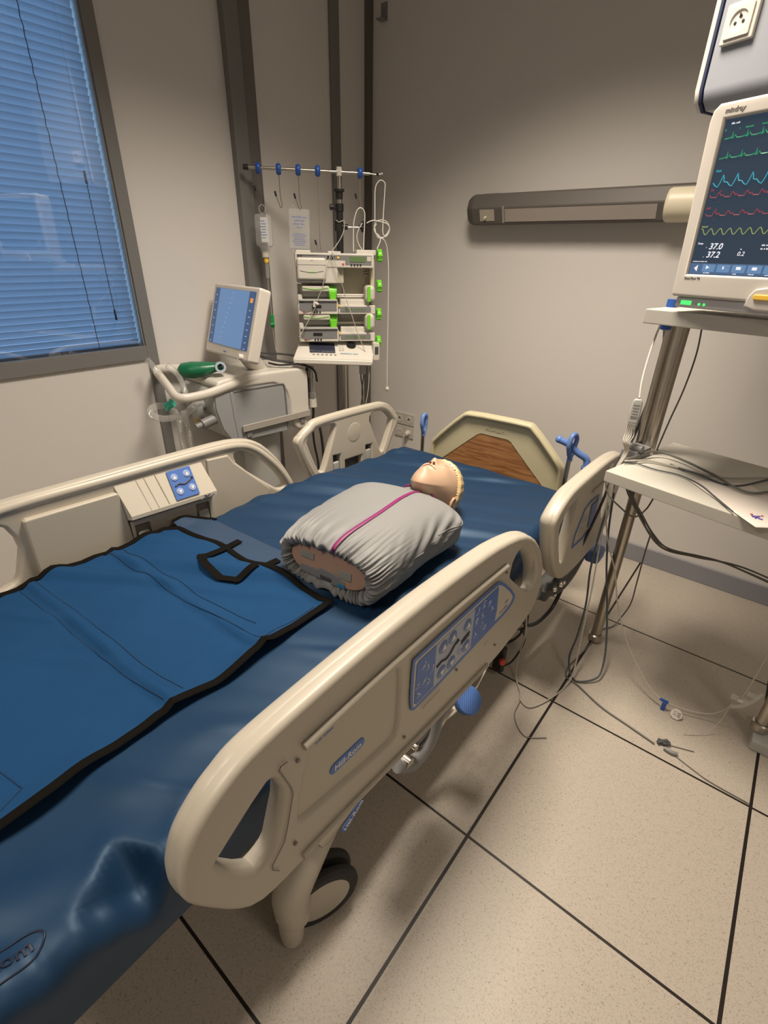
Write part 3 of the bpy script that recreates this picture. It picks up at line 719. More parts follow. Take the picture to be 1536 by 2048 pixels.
def mattress():
    g = G(); ys = []
    y = Y0
    while y < Y1 - .031: ys.append(y); y += .009
    rr = .03
    for i in range(7): ys.append(Y1 - rr + rr * math.sin(i / 6 * math.pi / 2))
    nt = 110; rings = []
    for y in ys:
        d = max(0, y - (Y1 - rr)); ins = rr - math.sqrt(max(0, rr * rr - d * d))
        zb = .470 + ins * .8; x0, x1 = X0 + ins, X1 - ins; rc = .038; ring = []
        zt = lambda x: top_z(x, y) - ins
        for i in range(nt + 1):
            x = x0 + rc + (x1 - x0 - 2 * rc) * i / nt; ring.append(V((x, y, zt(x))))
        zc = zt(x1 - rc)
        for i in range(1, 7):
            a = i / 6 * math.pi / 2; ring.append(V((x1 - rc + rc * math.sin(a), y, zc - rc + rc * math.cos(a))))
        for i in range(1, 9):
            t = i / 8; z_ = (zc - rc) * (1 - t) + zb * t
            ring.append(V((x1 + .009 * noise.noise(V((y * 7, z_ * 9, 3))) * math.sin(t * math.pi) - .006 * t, y, z_)))
        for i in range(1, 6): ring.append(V((x1 - (x1 - x0) * i / 6, y, zb)))
        zc = zt(x0 + rc)
        for i in range(0, 8):
            t = i / 8; ring.append(V((x0 - .006 * math.sin(t * 3.14), y, zb * (1 - t) + (zc - rc) * t)))
        for i in range(0, 6):
            a = i / 6 * math.pi / 2; ring.append(V((x0 + rc - rc * math.cos(a), y, zc - rc + rc * math.sin(a))))
        rings.append(ring)
    n = len(rings[0]); vs = [p for r_ in rings for p in r_]
    fs = [[i * n + k, i * n + (k + 1) % n, (i + 1) * n + (k + 1) % n, (i + 1) * n + k] for i in range(len(rings) - 1) for k in range(n)]
    fs += [list(range(n))[::-1], [(len(rings) - 1) * n + k for k in range(n)]]
    return g.add(vs, fs)
matt = tag(obj('mattress', mattress(), 'mattress', ang=60), 'wrinkled navy blue waterproof mattress lying on the bed', 'mattress')
# stamped logo near the foot corner
def stamp_map(u, v):            # label plane follows the rounded edge at the foot corner
    y = -.085 + u * .98; x = -.532 - v * .95
    q = max(0, x + .52)
    return V((x, y, top_z(min(x, -.52), y) + .0015 - (.038 - math.sqrt(.038 ** 2 - q * q))))
g = G(); P = []
for i in range(40):
    a = 2 * math.pi * i / 40; P.append(stamp_map(.062 * math.cos(a), .024 * math.sin(a)))
g.tube(P, .0011, 6, 1, closed=True)
tg = G().text('Hill-Rom', .026, Matrix.Identity(4), .0003, bold=True)
vs = []
for p in tg.v:
    q = stamp_map(p.x, p.y); vs.append(q + V((0, 0, p.z)))
g.add(vs, tg.f)
obj('stamped_logo', g, mat('stamped_navy', (.008, .012, .035), .5), matt)

# ---------------------------------------------------------------- transfer sheet
SX0, SX1, SY0, SY1 = -1.388, -.722, -.30, .688
def sheet_h(x, y):
    h = wrinkle(x, y) + .0065 + max(0, fbm(x * 3.5, y * 3.5, 4)) * .010 + max(0, noise.noise(V((x * 9, y * 9, 6)))) * .006
    for c in (.464, .252): h += .0090 * math.exp(-((y - c - .02 * (x + 1.4) - .022 * (x + 1.4)) / .011) ** 2)
    for c in (.44, .228): h -= .003 * math.exp(-((y - c - .042 * (x + 1.4)) / .006) ** 2)
    e = max(0, 1 - (SX1 - x) / .05)
    h += .012 * e * max(0, math.sin(y * 15 + .8)) + .004 * e
    h += .010 * math.exp(-((x + .75) / .04) ** 2 - ((y - .29) / .05) ** 2)
    return mh(y) + h + .002
def edge_r(y): return SX1 + .005 * math.sin(y * 16 + 1) + .002 * math.sin(y * 37)
def edge_l(y): return SX0 + .006 * math.sin(y * 13 + 1)
def edge_top(x): return SY1 - .018 + .03 * (x - SX0) / .66 + .006 * math.sin(x * 20)
NX, NY = 70, 110; vs = []; 
for j in range(NY + 1):
    for i in range(NX + 1):
        u, v = i / NX, j / NY; y = SY0 + (SY1 - SY0) * v
        x = edge_l(y) * (1 - u) + edge_r(y) * u
        yy = y if v < .7 else y + (edge_top(x) - SY1) * (v - .7) / .3
        r_ = .03
        if u < .06 and v > .9:
            k = (1 - u / .06) * (v - .9) / .1; yy -= .03 * k * k
        if u > .95 and v > .94:
            k = (u - .95) / .05 * (v - .94) / .06; yy += .012 * k * k
        vs.append(V((x, yy, sheet_h(x, yy))))
n = len(vs)
fs = [[j * (NX + 1) + i, j * (NX + 1) + i + 1, (j + 1) * (NX + 1) + i + 1, (j + 1) * (NX + 1) + i] for j in range(NY) for i in range(NX)]
g = G().add(vs, fs)
sheet = tag(obj('transfer_sheet', g, 'sheet', ang=80), 'bright blue patient transfer sheet with black edging and a carry loop, on the mattress', 'transfer sheet')
sm = sheet.modifiers.new('thick', 'SOLIDIFY'); sm.thickness = .003; sm.offset = -1
row = lambda j, i: vs[j * (NX + 1) + i]
path = [row(j, NX) for j in range(0, NY + 1, 2)] + [row(NY, i) for i in range(NX - 1, 1, -2)] + [row(j, 0) for j in range(NY - 2, 0, -2)]
obj('edge_binding', G().tube([p + V((0, 0, .001)) for p in path], .0095, 8, 1, flat=.4), 'web', sheet)
# stitched lines
def on_sheet(P, up=.0012): return [V((x, y, sheet_h(x, y) + up)) for x, y in P]
def dens(P, st=.012):
    out = []
    for a, b in zip(P, P[1:]):
        a = V((a[0], a[1])); b = V((b[0], b[1])); k = max(1, int((b - a).length / st))
        out += [tuple(a + (b - a) * i / k) for i in range(k)]
    return out + [tuple(P[-1])]
g = G()
for P in ([(-1.39, .452), (-1.235, .455), (-1.0, .468), (-.826, .492), (-.745, .498), (-.742, .60), (-.745, .665)], [(-1.39, .222), (-1.036, .245), (-.747, .268)], [(-1.39, .262), (-1.036, .286), (-.747, .308)], [(-1.39, .488), (-1.0, .505), (-.80, .53)], [(-.86, .01), (-.768, .03), (-.742, -.02)]):
    g.tube(on_sheet(dens(P)), .0009, 5, 1)
obj('stitching', g, mat('dark_blue_thread', (.004, .03, .085), .8), sheet)
# grey-blue flap beyond the edge
NXf, NYf = 40, 10; fv = []
for j in range(NYf + 1):
    for i in range(NXf + 1):
        u, v = i / NXf, j / NYf
        x = -1.40 + .52 * u; y0 = edge_top(x); y1 = .770 + .022 * u
        if u < .12: y1 -= (.12 - u) / .12 * .055; 
        y = y0 + (y1 - y0) * v
        fv.append(V((x, y, mh(y) + wrinkle(x, y) * .6 + .0065 + .004 * math.sin(v * 3.1) + (.012 * (1 - u / .1) if u < .1 else 0))))
g = G().add(fv, [[j * (NXf + 1) + i, j * (NXf + 1) + i + 1, (j + 1) * (NXf + 1) + i + 1, (j + 1) * (NXf + 1) + i] for j in range(NYf) for i in range(NXf)])
fl = obj('end_flap', g, 'flap', sheet, ang=80)
fp = [fv[j * (NXf + 1)] for j in range(NYf + 1)] + [fv[NYf * (NXf + 1) + i] for i in range(0, 7)]
obj('flap_binding', G().tube([p + V((0, 0, .001)) for p in fp], .006, 8, 1, flat=.5), 'web', sheet)
def strap(P, w, up=.005, tw=.0015):
    P = [V((p[0], p[1], max(sheet_h(p[0], p[1]) if p[1] < .68 else mh(p[1]) + .012, 0) + up)) for p in dens(P, .01)]
    g = G(); vs = []; 
    for i, p in enumerate(P):
        t = (P[min(i + 1, len(P) - 1)] - P[max(i - 1, 0)]).normalized(); s = V((-t.y, t.x, 0)).normalized() * w / 2
        vs += [p - s, p + s, p + s + V((0, 0, tw)), p - s + V((0, 0, tw))]
    n = len(P); fs = [[i * 4 + k, i * 4 + (k + 1) % 4, i * 4 + 4 + (k + 1) % 4, i * 4 + 4 + k] for i in range(n - 1) for k in range(4)]
    fs += [[3, 2, 1, 0], [n * 4 - 4 + k for k in range(4)]]
    return g.add(vs, fs)
g = strap([(-1.138, .735), (-1.134, .66), (-1.136, .600)], .024)
g2 = strap([(-1.146, .606), (-1.09, .583), (-1.02, .583), (-.975, .610)], .022, .007)
g3 = strap([(-.982, .598), (-.976, .66), (-.968, .742)], .024)
g.add(g2.v, g2.f); g.add(g3.v, g3.f)
obj('carry_loop', g, 'web', sheet)
g = G().tube([(-.735, -.14, .635), (-.74, -.115, .64), (-.745, -.10, .632)], .003, 8, 3)
# ---------------------------------------------------------------- resuscitation manikin
TO = V((-.772, .745, 0)); TRZ = R(5)
TM = Matrix.Translation(TO) @ Matrix.Rotation(TRZ, 4, 'Z')
man = thing('training_manikin', 'resuscitation training manikin torso and head in a grey zipped jacket, lying on the mattress', 'manikin', (TO.x, TO.y, .61), TRZ)
ZB = .617
# stations: y, half width, top height, bottom lift, gather strength
STN = [(.030, .122, .110, .040, .0), (.006, .128, .122, .036, .9), (-.012, .137, .134, .024, 1.0), (-.016, .148, .147, .010, 1.0), (.002, .158, .158, .002, .75), (.026, .165, .167, 0, .42), (.06, .170, .173, 0, .16), (.12, .174, .178, 0, .05),
       (.19, .178, .180, 0, 0), (.26, .185, .176, 0, 0), (.32, .192, .168, 0, 0), (.375, .193, .156, 0, 0), (.408, .178, .142, .006, 0), (.428, .145, .132, .02, 0), (.441, .105, .127, .030, 0), (.452, .072, .127, .040, 0), (.460, .060, .130, .046, 0), (.467, .056, .134, .048, 0)]
def st_at(t):
    t = max(0, min(len(STN) - 1.0001, t)); i = int(t); f = t - i
    P = [STN[max(0, min(len(STN) - 1, i + k))] for k in (-1, 0, 1, 2)]
    return [.5 * (2 * P[1][c] + (P[2][c] - P[0][c]) * f + (2 * P[0][c] - 5 * P[1][c] + 4 * P[2][c] - P[3][c]) * f * f + (3 * P[1][c] - P[0][c] - 3 * P[2][c] + P[3][c]) * f ** 3) for c in range(5)]
def torso_pt(t, ph, dr=0.0):
    y, a, h, lb, ga = st_at(t)
    cz = ZB + (h + lb) / 2; hz = (h - lb) / 2
    c, s = math.cos(ph), math.sin(ph)
    ex = .72 if s > 0 else .55
    x = a * math.copysign(abs(c) ** ex, c); z = cz + hz * math.copysign(abs(s) ** (.80 if s > 0 else .62), s)
    n = V((c / a, 0, s / hz)).normalized()
    k = noise.noise(V((c * 3, s * 3, y * 5)))
    d = ga * .0046 * (math.sin(ph * 52 + 4 * k + 2.0 * math.sin(ph * 5)) + .7 * noise.noise(V((ph * 9, y * 8, 2)))) + ga * .003 * math.sin(ph * 61 + y * 20)
    sd = max(0, min(1, (c - .72) * 4)) * max(0, min(1, (y - .02) / .06)) * max(0, min(1, (.42 - y) / .05))
    u = y * 1.0 - ph * .16
    d += sd * (.0070 * noise.noise(V((u * 26, ph * 1.0, 4))) + .0022 * math.sin(u * 85 + 4 * noise.noise(V((y * 7, ph, 1)))))
    sl = max(0, min(1, (-c - .45) * 3)) * max(0, min(1, y / .06)) * max(0, min(1, (.42 - y) / .05))
    d += sl * .004 * noise.noise(V((y * 22, ph * 2, 8)))
    d += .0025 * fbm(x * 7, y * 7, 3)
    d += .011 * math.exp(-((y - .36) / .03) ** 2 - ((ph - .25) / .28) ** 2)
    return V((x, y, z)) + n * (d + dr) + V((0, noise.noise(V((ph * 6, 1, 1))) * .006 * ga, 0))
NT, NP = 190, 420
g = G(); vs = []
for j in range(NT + 1):
    t = (len(STN) - 1.001) * j / NT
    for i in range(NP): vs.append(TM @ torso_pt(t, 2 * math.pi * i / NP))
fs = [[j * NP + i, j * NP + (i + 1) % NP, (j + 1) * NP + (i + 1) % NP, (j + 1) * NP + i] for j in range(NT) for i in range(NP)]
g.add(vs, fs)
jk = lab(obj('jacket', g, 'cloth', man, ang=80), 'pale grey gathered nylon jacket')
# piping along the zip
zp = []
for j in range(60):
    t = 1.9 + (15.6 - 1.9) * j / 59
    y = st_at(t)[0]; a = st_at(t)[1]
    xo = .036 + .012 * math.sin(y * 9) - .03 * max(0, (y - .40) / .09)
    ph = math.acos(max(-1, min(1, math.copysign(abs(xo / a) ** (1 / .72), xo)))) if a > abs(xo) else .3
    zp.append(TM @ torso_pt(t, ph, .0016))
g = G().tube(zp, .0060, 8, 2, flat=.35)
obj('zip_piping', g, 'purple', jk)
g = G().tube([TM @ torso_pt(15.9, R(a), .003) for a in range(-40, 221, 10)], .0035, 8, 2)
obj('collar_piping', g, 'purple', jk)
g = G().tube([TM @ torso_pt(9 + k * .4, .18 + .02 * math.sin(k), .001) for k in range(8)] , .0016, 6, 2)
g.tube([TM @ torso_pt(4.2 + k * .45, -.12 + .06 * k * .3, .0006) for k in range(17)], .0012, 6, 2)
obj('jacket_seam', g, 'cloth', jk)
# torso shell inside the open hem
g = G(); P = []
for i in range(40):
    a = 2 * math.pi * i / 40; P.append((.127 * math.copysign(abs(math.cos(a)) ** .7, math.cos(a)), .048 * math.sin(a)))
em = TM @ frame((0, .008, ZB + .076), (1, 0, 0), (0, -1, .12))
tp = obj('torso_end_plate', G().poly(P, (), .02, .006, em), 'skin_inside', man)
for (x, y, w, h) in ((-.066, .012, .044, .020), (.060, -.004, .040, .024)):
    obj('foam_pad', G().box((x, y, .011), (w, h, .006), em, .003), mat('grey_foam_pad', (.26, .26, .23), .6), tp)
obj('lower_bracket', G().poly([(-.09, -.02), (-.03, -.018), (-.02, -.010), (.03, -.012), (.06, -.024), (.06, -.046), (-.09, -.040)], (), .01, .002, em @ Matrix.Translation((0, 0, .008))), 'mgrey', tp)
obj('black_slot', G().box((.0, -.033, .0145), (.036, .010, .004), em, .003), 'dgrey', tp)
obj('blue_tag', G().box((.052, -.036, .0150), (.024, .008, .003), em, .001), mat('cyan_blue_tag', (.02, .18, .36), .5), tp)

# head
HC = V((-.806, 1.294, .708))
HM = Matrix.Translation(HC) @ Matrix.Rotation(R(6), 4, 'Z') @ Matrix.Rotation(R(-8), 4, 'X') @ Matrix.Rotation(R(-3), 4, 'Y')
def gs(x, y, cx, cy, a, b): return math.exp(-((x - cx) / a) ** 2 - ((y - cy) / b) ** 2)
def head_pt(d):
    x, y, z = d
    fz = max(0, min(1, (.38 - z) / .75)) ** .8
    ry = .120 if y > 0 else .142 * (1 - .44 * fz)
    rx = .077 * (1 - .16 * max(0, -y) ** 1.5 + .03 * y)
    rz = .096 if z > 0 else .090
    p = V((x * rx, y * ry, z * rz))
    if y < 0:
        # jaw and chin push forward, throat cut back
        p.z += .030 * max(0, -y) ** 2 * max(0, z + .35)
        p.y -= .012 * max(0, -y) * max(0, z)
        p.z += .010 * max(0, -y) ** 2 * max(0, -z)
    if z > 0:
        f = min(1, z * 2.2)
        X, Y = p.x, p.y
        h = 0
        h += .017 * gs(X, Y, 0, -.024, .0100, .015) + .011 * gs(X, Y, 0, .004, .0080, .024)      # nose
        h += .006 * (gs(X, Y, .0105, -.026, .006, .007) + gs(X, Y, -.0105, -.026, .006, .007))    # nostril wings
        h -= .010 * (gs(X, Y, .030, .018, .014, .011) + gs(X, Y, -.030, .018, .014, .011))       # sockets
        h += .0055 * (gs(X, Y, .029, .016, .011, .007) + gs(X, Y, -.029, .016, .011, .007))       # lids
        h += .004 * (gs(X, Y, .028, .036, .018, .006) + gs(X, Y, -.028, .036, .018, .006))       # brow
        h += .0065 * (gs(X, Y, .042, -.018, .018, .018) + gs(X, Y, -.042, -.018, .018, .018))    # cheeks
        h += .0060 * gs(X, Y, 0, -.0515, .020, .0045) + .0068 * gs(X, Y, 0, -.0625, .017, .0050) - .005 * gs(X, Y, 0, -.057, .022, .0018)
        h -= .004 * gs(X, Y, 0, -.073, .018, .006)
        h += .010 * gs(X, Y, 0, -.094, .020, .014)
        p.z += h * f
    return p
NU, NVv = 150, 100; vs = []
for j in range(NVv + 1):
    la = math.pi * j / NVv                      # poles at +-y (crown, chin)
    for i in range(NU):
        lo = 2 * math.pi * i / NU
        d = (math.sin(la) * math.cos(lo), math.cos(la), math.sin(la) * math.sin(lo)); vs.append(HM @ head_pt(d))
fs = [[j * NU + i, j * NU + (i + 1) % NU, (j + 1) * NU + (i + 1) % NU, (j + 1) * NU + i] for j in range(NVv) for i in range(NU)]
g = G().add(vs, fs)
# neck
g.tube([HM @ V((0, -.02, -.020)), HM @ V((0, -.075, -.030)), TM @ V((.000, .455, ZB + .092))], .046, 28, 5, rfun=lambda t: 1.15 - .15 * t)
# ears
for s in (-1, 1):
    P = [HM @ V((s * (.0745 + .004 * math.sin(k / 11 * 6.28)), -.016 + .015 * math.cos(k / 11 * 6.28) * 1.0, -.036 + .026 * math.sin(k / 11 * 6.28))) for k in range(11)]
    g.tube(P, .0045, 8, 3, closed=True); g.sphere(HM @ V((s * .0705, -.016, -.036)), .017, .4, .8, 1.3)
    g.tube([HM @ V((s * .077, -.010, -.022)), HM @ V((s * .079, -.022, -.032)), HM @ V((s * .077, -.019, -.044))], .0028, 6, 3)
hd = lab(obj('head', g, 'skin', man, ang=70), 'flesh-coloured head with closed mouth')
g = G().tube([HM @ (head_pt(V((x, -.415 + .12 * x * x, math.sqrt(max(0, 1 - x * x - .17)))).normalized()) + V((0, 0, .0004))) for x in [-.34 + .068 * k for k in range(11)]], .0013, 6, 2)
obj('mouth_line', g, 'lip', hd)
g = G()
for s in (-1, 1): g.sphere(HM @ V((s * .0065, -.0405, .1035)), .0046, 1, .8, .9)
obj('nostril', g, 'nostril', hd)
g = G()
for s in (-1, 1): g.tube([HM @ V((s * (.019 + .0045 * k), .0125 + .002 * math.sin(k * .63) * -1, .0885 - .0006 * k * k * .35)) for k in range(6)], .0008, 5, 2)
obj('eyelid_line', g, 'lip', hd)
# moulded hair shell
def hair_in(d):
    x, y, z = d
    return y - .02 - .42 * max(0, z) + max(0, -z) * .40
g = G(); vs = []; ok = []
for j in range(NVv + 1):
    la = math.pi * j / NVv
    for i in range(NU):
        lo = 2 * math.pi * i / NU; d = V((math.sin(la) * math.cos(lo), math.cos(la), math.sin(la) * math.sin(lo)))
        q = hair_in(d); th_ = .0135 * max(0, min(1, (q + .03) / .05)) ** .6 - .003
        strand = .0008 * math.sin(lo * 24 + 4 * d.y)
        p = head_pt(d); vs.append(HM @ (p + V((d.x, d.y * .8, d.z)).normalized() * (th_ + strand * (1 if q > 0 else 0)))); ok.append(q > -.05)
fs = [f for f in ([j * NU + i, j * NU + (i + 1) % NU, (j + 1) * NU + (i + 1) % NU, (j + 1) * NU + i] for j in range(NVv) for i in range(NU)) if all(ok[k] for k in f)]
g.add(vs, fs)
obj('moulded_hair', g, 'hair', man, ang=80)
# pale neck ring
obj('neck_ring', G().tube([HM @ V((.049 * math.cos(R(a)), -.098, -.034 + .049 * math.sin(R(a)))) for a in range(0, 360, 20)], .007, 8, 2, closed=True), 'lgrey', man)

# ---------------------------------------------------------------- ventilator
VR = R(-3.86); VO = V((-1.885, 1.25, 0))
vent = thing('ventilator', 'cream and grey ventilator trolley with a tilted touch screen and front handle, beside the window', 'ventilator', VO, VR)
VM = Matrix.Translation(VO) @ Matrix.Rotation(VR, 4, 'Z')
def lb(g, x0, x1, y0, y1, z0, z1, bev=.01, seg=3):
    return g.box(((x0 + x1) / 2, (y0 + y1) / 2, (z0 + z1) / 2), (x1 - x0, y1 - y0, z1 - z0), VM, bev, seg)
# body profile in local y,z, slanted lower front
def yzp(g, P, x0, x1, bev=.01):
    m = VM @ Matrix(((0, 0, 1, (x0 + x1) / 2), (1, 0, 0, 0), (0, 1, 0, 0), (0, 0, 0, 1)))
    return g.poly(P, (), x1 - x0, bev, m)
body = obj('body', yzp(G(), chaikin([(-.06, .875), (-.07, .80), (-.045, .70), (.005, .635), (.06, .628), (.44, .615), (.44, .89), (.0, .89)], 2), -.285, 0, .012), 'lgrey', vent)
obj('top_shell', yzp(G(), chaikin([(-.02, .925), (-.05, .895), (-.03, .872), (.10, .868), (.33, .862), (.34, .61), (.452, .605), (.455, .80), (.455, .905), (.40, .915)], 2), -.288, .006, .012), 'offwhite', vent)
obj('side_panel', G().poly([(-.045, .862), (.285, .852), (.300, .838), (.306, .63), (.306, .622), (.06, .630), (.0, .640), (-.040, .705), (-.062, .80), (-.060, .862)], (), .006, .002, VM @ yz_frame(.003, 1)), mat('grey_side_panel', (.30, .305, .31), .4), vent)
obj('panel_seam', G().tube([VM @ V(p) for p in [(.0072, .008, .905), (.0072, .012, .868), (.0072, .018, .75), (.0072, .028, .64)]], .0009, 5, 1), 'mgrey', vent)
obj('panel_rim', G().tube([VM @ V(p) for p in [(.0064, .03, .860), (.0064, .10, .859), (.0064, .28, .856), (.0064, .302, .848), (.0064, .309, .82), (.0064, .312, .64)]], .0035, 6, 3), 'mgrey', vent)
hp = [(-.012, .22, .900), (-.008, .12, .898), (.0, .03, .890), (.002, -.08, .872), (.002, -.165, .868), (-.006, -.198, .869), (-.035, -.212, .874), (-.10, -.205, .897), (-.20, -.192, .930), (-.245, -.182, .940), (-.268, -.158, .942), (-.274, -.12, .938), (-.274, 0, .922), (-.27, .18, .905)]
obj('front_handle', G().tube([VM @ V(p) for p in hp], .0165, 14, 4, flat=1.2), 'white', vent)
obj('accessory_rail', lb(G(), .012, .022, .05, .445, .672, .703, .002), 'rail', vent)
g = G(); 
for y in (.085, .40): lb(g, .0, .014, y - .014, y + .014, .64, .69, .002)
obj('rail_bracket', g, 'mgrey', vent)
# pedestal, base, castors
g = G(); g.cyl(VM @ V((-.14, .24, .14)), VM @ V((-.14, .24, .64)), .085, 28, .10)
obj('pedestal', g, 'lgrey', vent)
g = G(); lb(g, -.29, .02, -.02, .48, .085, .15, .03, 4); obj('base', g, 'lgrey', vent)
for x in (-.26, -.01):
    for y in (.02, .45):
        c = obj('castor', G().lathe([(0, -.012), (.038, -.012), (.042, 0), (.038, .012), (0, .012)], VM @ V((x, y, .042)), (1, 0, 0), 24), 'rubber', vent)
# front connections
g = G().cyl(VM @ V((-.03, -.05, .75)), VM @ V((-.03, -.12, .735)), .022, 20).cyl(VM @ V((-.03, -.12, .735)), VM @ V((-.03, -.15, .73)), .014, 16)
g.cyl(VM @ V((-.10, -.06, .80)), VM @ V((-.10, -.11, .80)), .026, 20)
obj('gas_port', g, 'mgrey', vent)
g = G().cyl(VM @ V((-.09, -.10, .80)), VM @ V((-.09, -.10, .752)), .024, 20); obj('filter_housing', g, 'lgrey', vent)
g = G().cyl(VM @ V((-.09, -.10, .752)), VM @ V((-.09, -.10, .722)), .026, 20, .022); obj('amber_filter_cup', g, 'amber', vent)
# screen
n = V((math.cos(R(-96.63)) * math.cos(R(17.99)), math.sin(R(-96.63)) * math.cos(R(17.99)), math.sin(R(17.99))))
exs_ = V((-math.sin(R(-96.63)), math.cos(R(-96.63)), 0))
SM = frame((-1.951, 1.361, 1.141), exs_, n)
def rr(w, h, r, cx=0, cy=0, k=5):
    P = []
    for qx, qy, a0 in ((1, 1, 0), (-1, 1, 90), (-1, -1, 180), (1, -1, 270)):
        for i in range(k + 1):
            a = R(a0 + 90 * i / k); P.append((cx + qx * (w / 2 - r) + r * math.cos(a), cy + qy * (h / 2 - r) + r * math.sin(a)))
    return P
scr = obj('touch_screen', G().poly(rr(.38, .30, .012), (), .055, .008, SM @ Matrix.Translation((0, 0, -.0275))), 'white', vent)
obj('screen_glass', G().poly(rr(.335, .238, .004, 0, .012), (), .002, .0003, SM @ Matrix.Translation((0, 0, .0004))), 'vscr2', scr)
obj('screen_image', G().poly(rr(.245, .236, .002, -.004, .012), (), .001, .0002, SM @ Matrix.Translation((0, 0, .0016))), 'vscr', scr)
g = G()
for k in range(10): g.sphere(SM @ V((-.055 - .0 * k + .045 - k * .006, .115 - k * .021, .0022)), .0022)
for k in range(7): g.box((-.150, .10 - k * .033, .0020), (.010, .0035, .0006), SM); g.box((.142, .055 - k * .026, .0020), (.013, .0035, .0006), SM)
obj('screen_marks', g, 'vdot', scr)
g = G().box((.143, .095, .0022), (.020, .018, .0008), SM); obj('alarm_key', g, 'orange', scr)
obj('maker_lettering', scrawl('xxxxxx', .009, SM @ Matrix.Translation((-.01, -.130, .0006))), 'inkb', scr)
obj('rotary_knob', G().lathe([(0, .018), (.011, .018), (.013, .014), (.013, 0)], SM @ V((.135, -.136, 0)), n, 20), 'white', scr)
g = G().box((0, -.02, -.055), (.22, .17, .045), SM, .02); g.tube([SM @ V((0, -.04, -.07)), SM @ V((0, -.12, -.10)), VM @ V((-.12, .26, .91))], .04, 14, 4)
obj('screen_mount', g, 'offwhite', vent)
# cables at the back
ck = [(-1.90, 1.55, .965), (-1.83, 1.60, .94), (-1.79, 1.66, .955), (-1.80, 1.70, .94), (-1.83, 1.76, .90)]
obj('black_cable', G().tube([VM @ V(p) for p in [(-.10, .22, .99), (-.06, .30, .955), (.0, .40, .935), (.03, .47, .90), (.03, .49, .84)]], .0055, 8, 5).tube([VM @ V(p) for p in [(-.12, .25, .985), (-.06, .36, .975), (-.02, .44, .955), (.01, .40, .94), (-.04, .33, .93), (-.10, .30, .935)]], .0045, 8, 5), 'black', vent)
RGM = Matrix.Translation((-1.872, 1.748, 0))
g = G()
g.cyl(RGM @ V((.0, 0, .775)), RGM @ V((0, 0, .85)), .014, 18); g.cyl(RGM @ V((0, 0, .85)), RGM @ V((0, 0, .885)), .019, 18); g.sphere(RGM @ V((.006, 0, .895)), .014); g.cyl(RGM @ V((-.03, .01, .89)), RGM @ V((.02, -.01, .89)), .010, 14)
g.cyl(RGM @ V((0, 0, .74)), RGM @ V((0, 0, .775)), .018, 18)
obj('gas_regulator', g, mat('regulator_metal', (.55, .54, .52), .22, .75), vent)
g = G().cyl(RGM @ V((0, 0, .700)), RGM @ V((0, 0, .742)), .021, 22, .019); obj('white_collar', g, 'white', vent)
g = G().tube([RGM @ V((-.03, .02, .90)), RGM @ V((-.035, .0, .82)), RGM @ V((-.03, .0, .70))], .011, 10, 4).sphere(RGM @ V((-.03, .01, .885)), .018); obj('black_hose_tail', g, 'black', vent)
g = G().tube([RGM @ V(p) for p in [(0, 0, .70), (.0, 0, .66), (-.01, .0, .60), (-.005, 0, .50), (.01, .01, .35), (-.02, .0, .16)]], .006, 8, 4)
g.tube([RGM @ V(p) for p in [(.02, .02, .60), (.035, .02, .52), (.03, .03, .40), (.0, .03, .15)]], .007, 8, 4)
obj('gas_hose', g, 'black', vent)

# breathing bag on top
bm_ = Matrix.Translation((-2.035, 1.175, .905))
bagt = thing('breathing_bag', 'dark green rubber breathing bag with a pale connector, lying on the ventilator top', 'breathing bag', (-2.0, 1.2, .905))
axb = (V((-1.975, 1.290, .952)) - V((-2.075, 1.085, .948)))
P = [V((-2.085, 1.150, .942)), V((-2.065, 1.165, .944)), V((-2.03, 1.19, .946)), V((-2.00, 1.225, .950)), V((-1.975, 1.26, .955)), V((-1.955, 1.29, .958))]
rf = [.15, .85, 1.0, .86, .60, .42]
def rfu(t):
    x = t * 5; i = min(4, int(x)); return rf[i] + (rf[i + 1] - rf[i]) * (x - i)
obj('bag', G().tube(P, .046, 24, 6, flat=.78, rfun=rfu), 'bag', bagt)
g = G().lathe([(.013, 0), (.021, 0), (.021, .012), (.018, .014), (.018, .030), (.023, .032), (.023, .044), (.014, .044), (.013, .01)], P[-1] - (P[-1] - P[-2]).normalized() * .010, V((.80, -.42, .12)), 24)
obj('connector', g, mat('pale_blue_grey_connector', (.42, .48, .56), .35), bagt)

# corrugated breathing tubes on the front
tubes = thing('breathing_circuit', 'clear corrugated breathing tubes with a teal valve, looped on the front of the ventilator', 'breathing tubes', (-2.02, 1.06, .6))
def corr(P, r, pitch=.006, k=None):
    Q = cr_smooth(P, 10); L = sum((b - a).length for a, b in zip(Q, Q[1:])); n_ = int(L / pitch * 3)
    # resample
    out = []; seg = 0; acc = 0; step = L / n_
    d = 0; i = 0; pos = Q[0].copy(); out = [pos.copy()]; rem = step
    while i < len(Q) - 1 and len(out) < n_:
        s_ = (Q[i + 1] - pos).length
        if s_ >= rem: pos = pos + (Q[i + 1] - pos).normalized() * rem; out.append(pos.copy()); rem = step
        else: rem -= s_; pos = Q[i + 1].copy(); i += 1
    m_ = len(out)
    return G().tube(out, r, 12, 1, rfun=lambda t: 1 + .12 * math.sin(t * (m_ - 1) * 2 * math.pi / 3))
cc_ = [(-2.05, 1.09, .80), (-2.08, 1.02, .81), (-2.03, .965, .80), (-1.97, .985, .785), (-1.94, 1.06, .79), (-1.955, 1.12, .81), (-1.97, 1.16, .82)]
obj('corrugated_tube', corr([V(p) for p in cc_], .0135), 'clear', tubes)
obj('corrugated_tube', corr([V(p) for p in [(-2.03, 1.07, .79), (-2.035, 1.09, .74), (-2.03, 1.085, .68), (-2.03, 1.09, .60), (-2.02, 1.10, .50)]], .0135), 'clear', tubes)
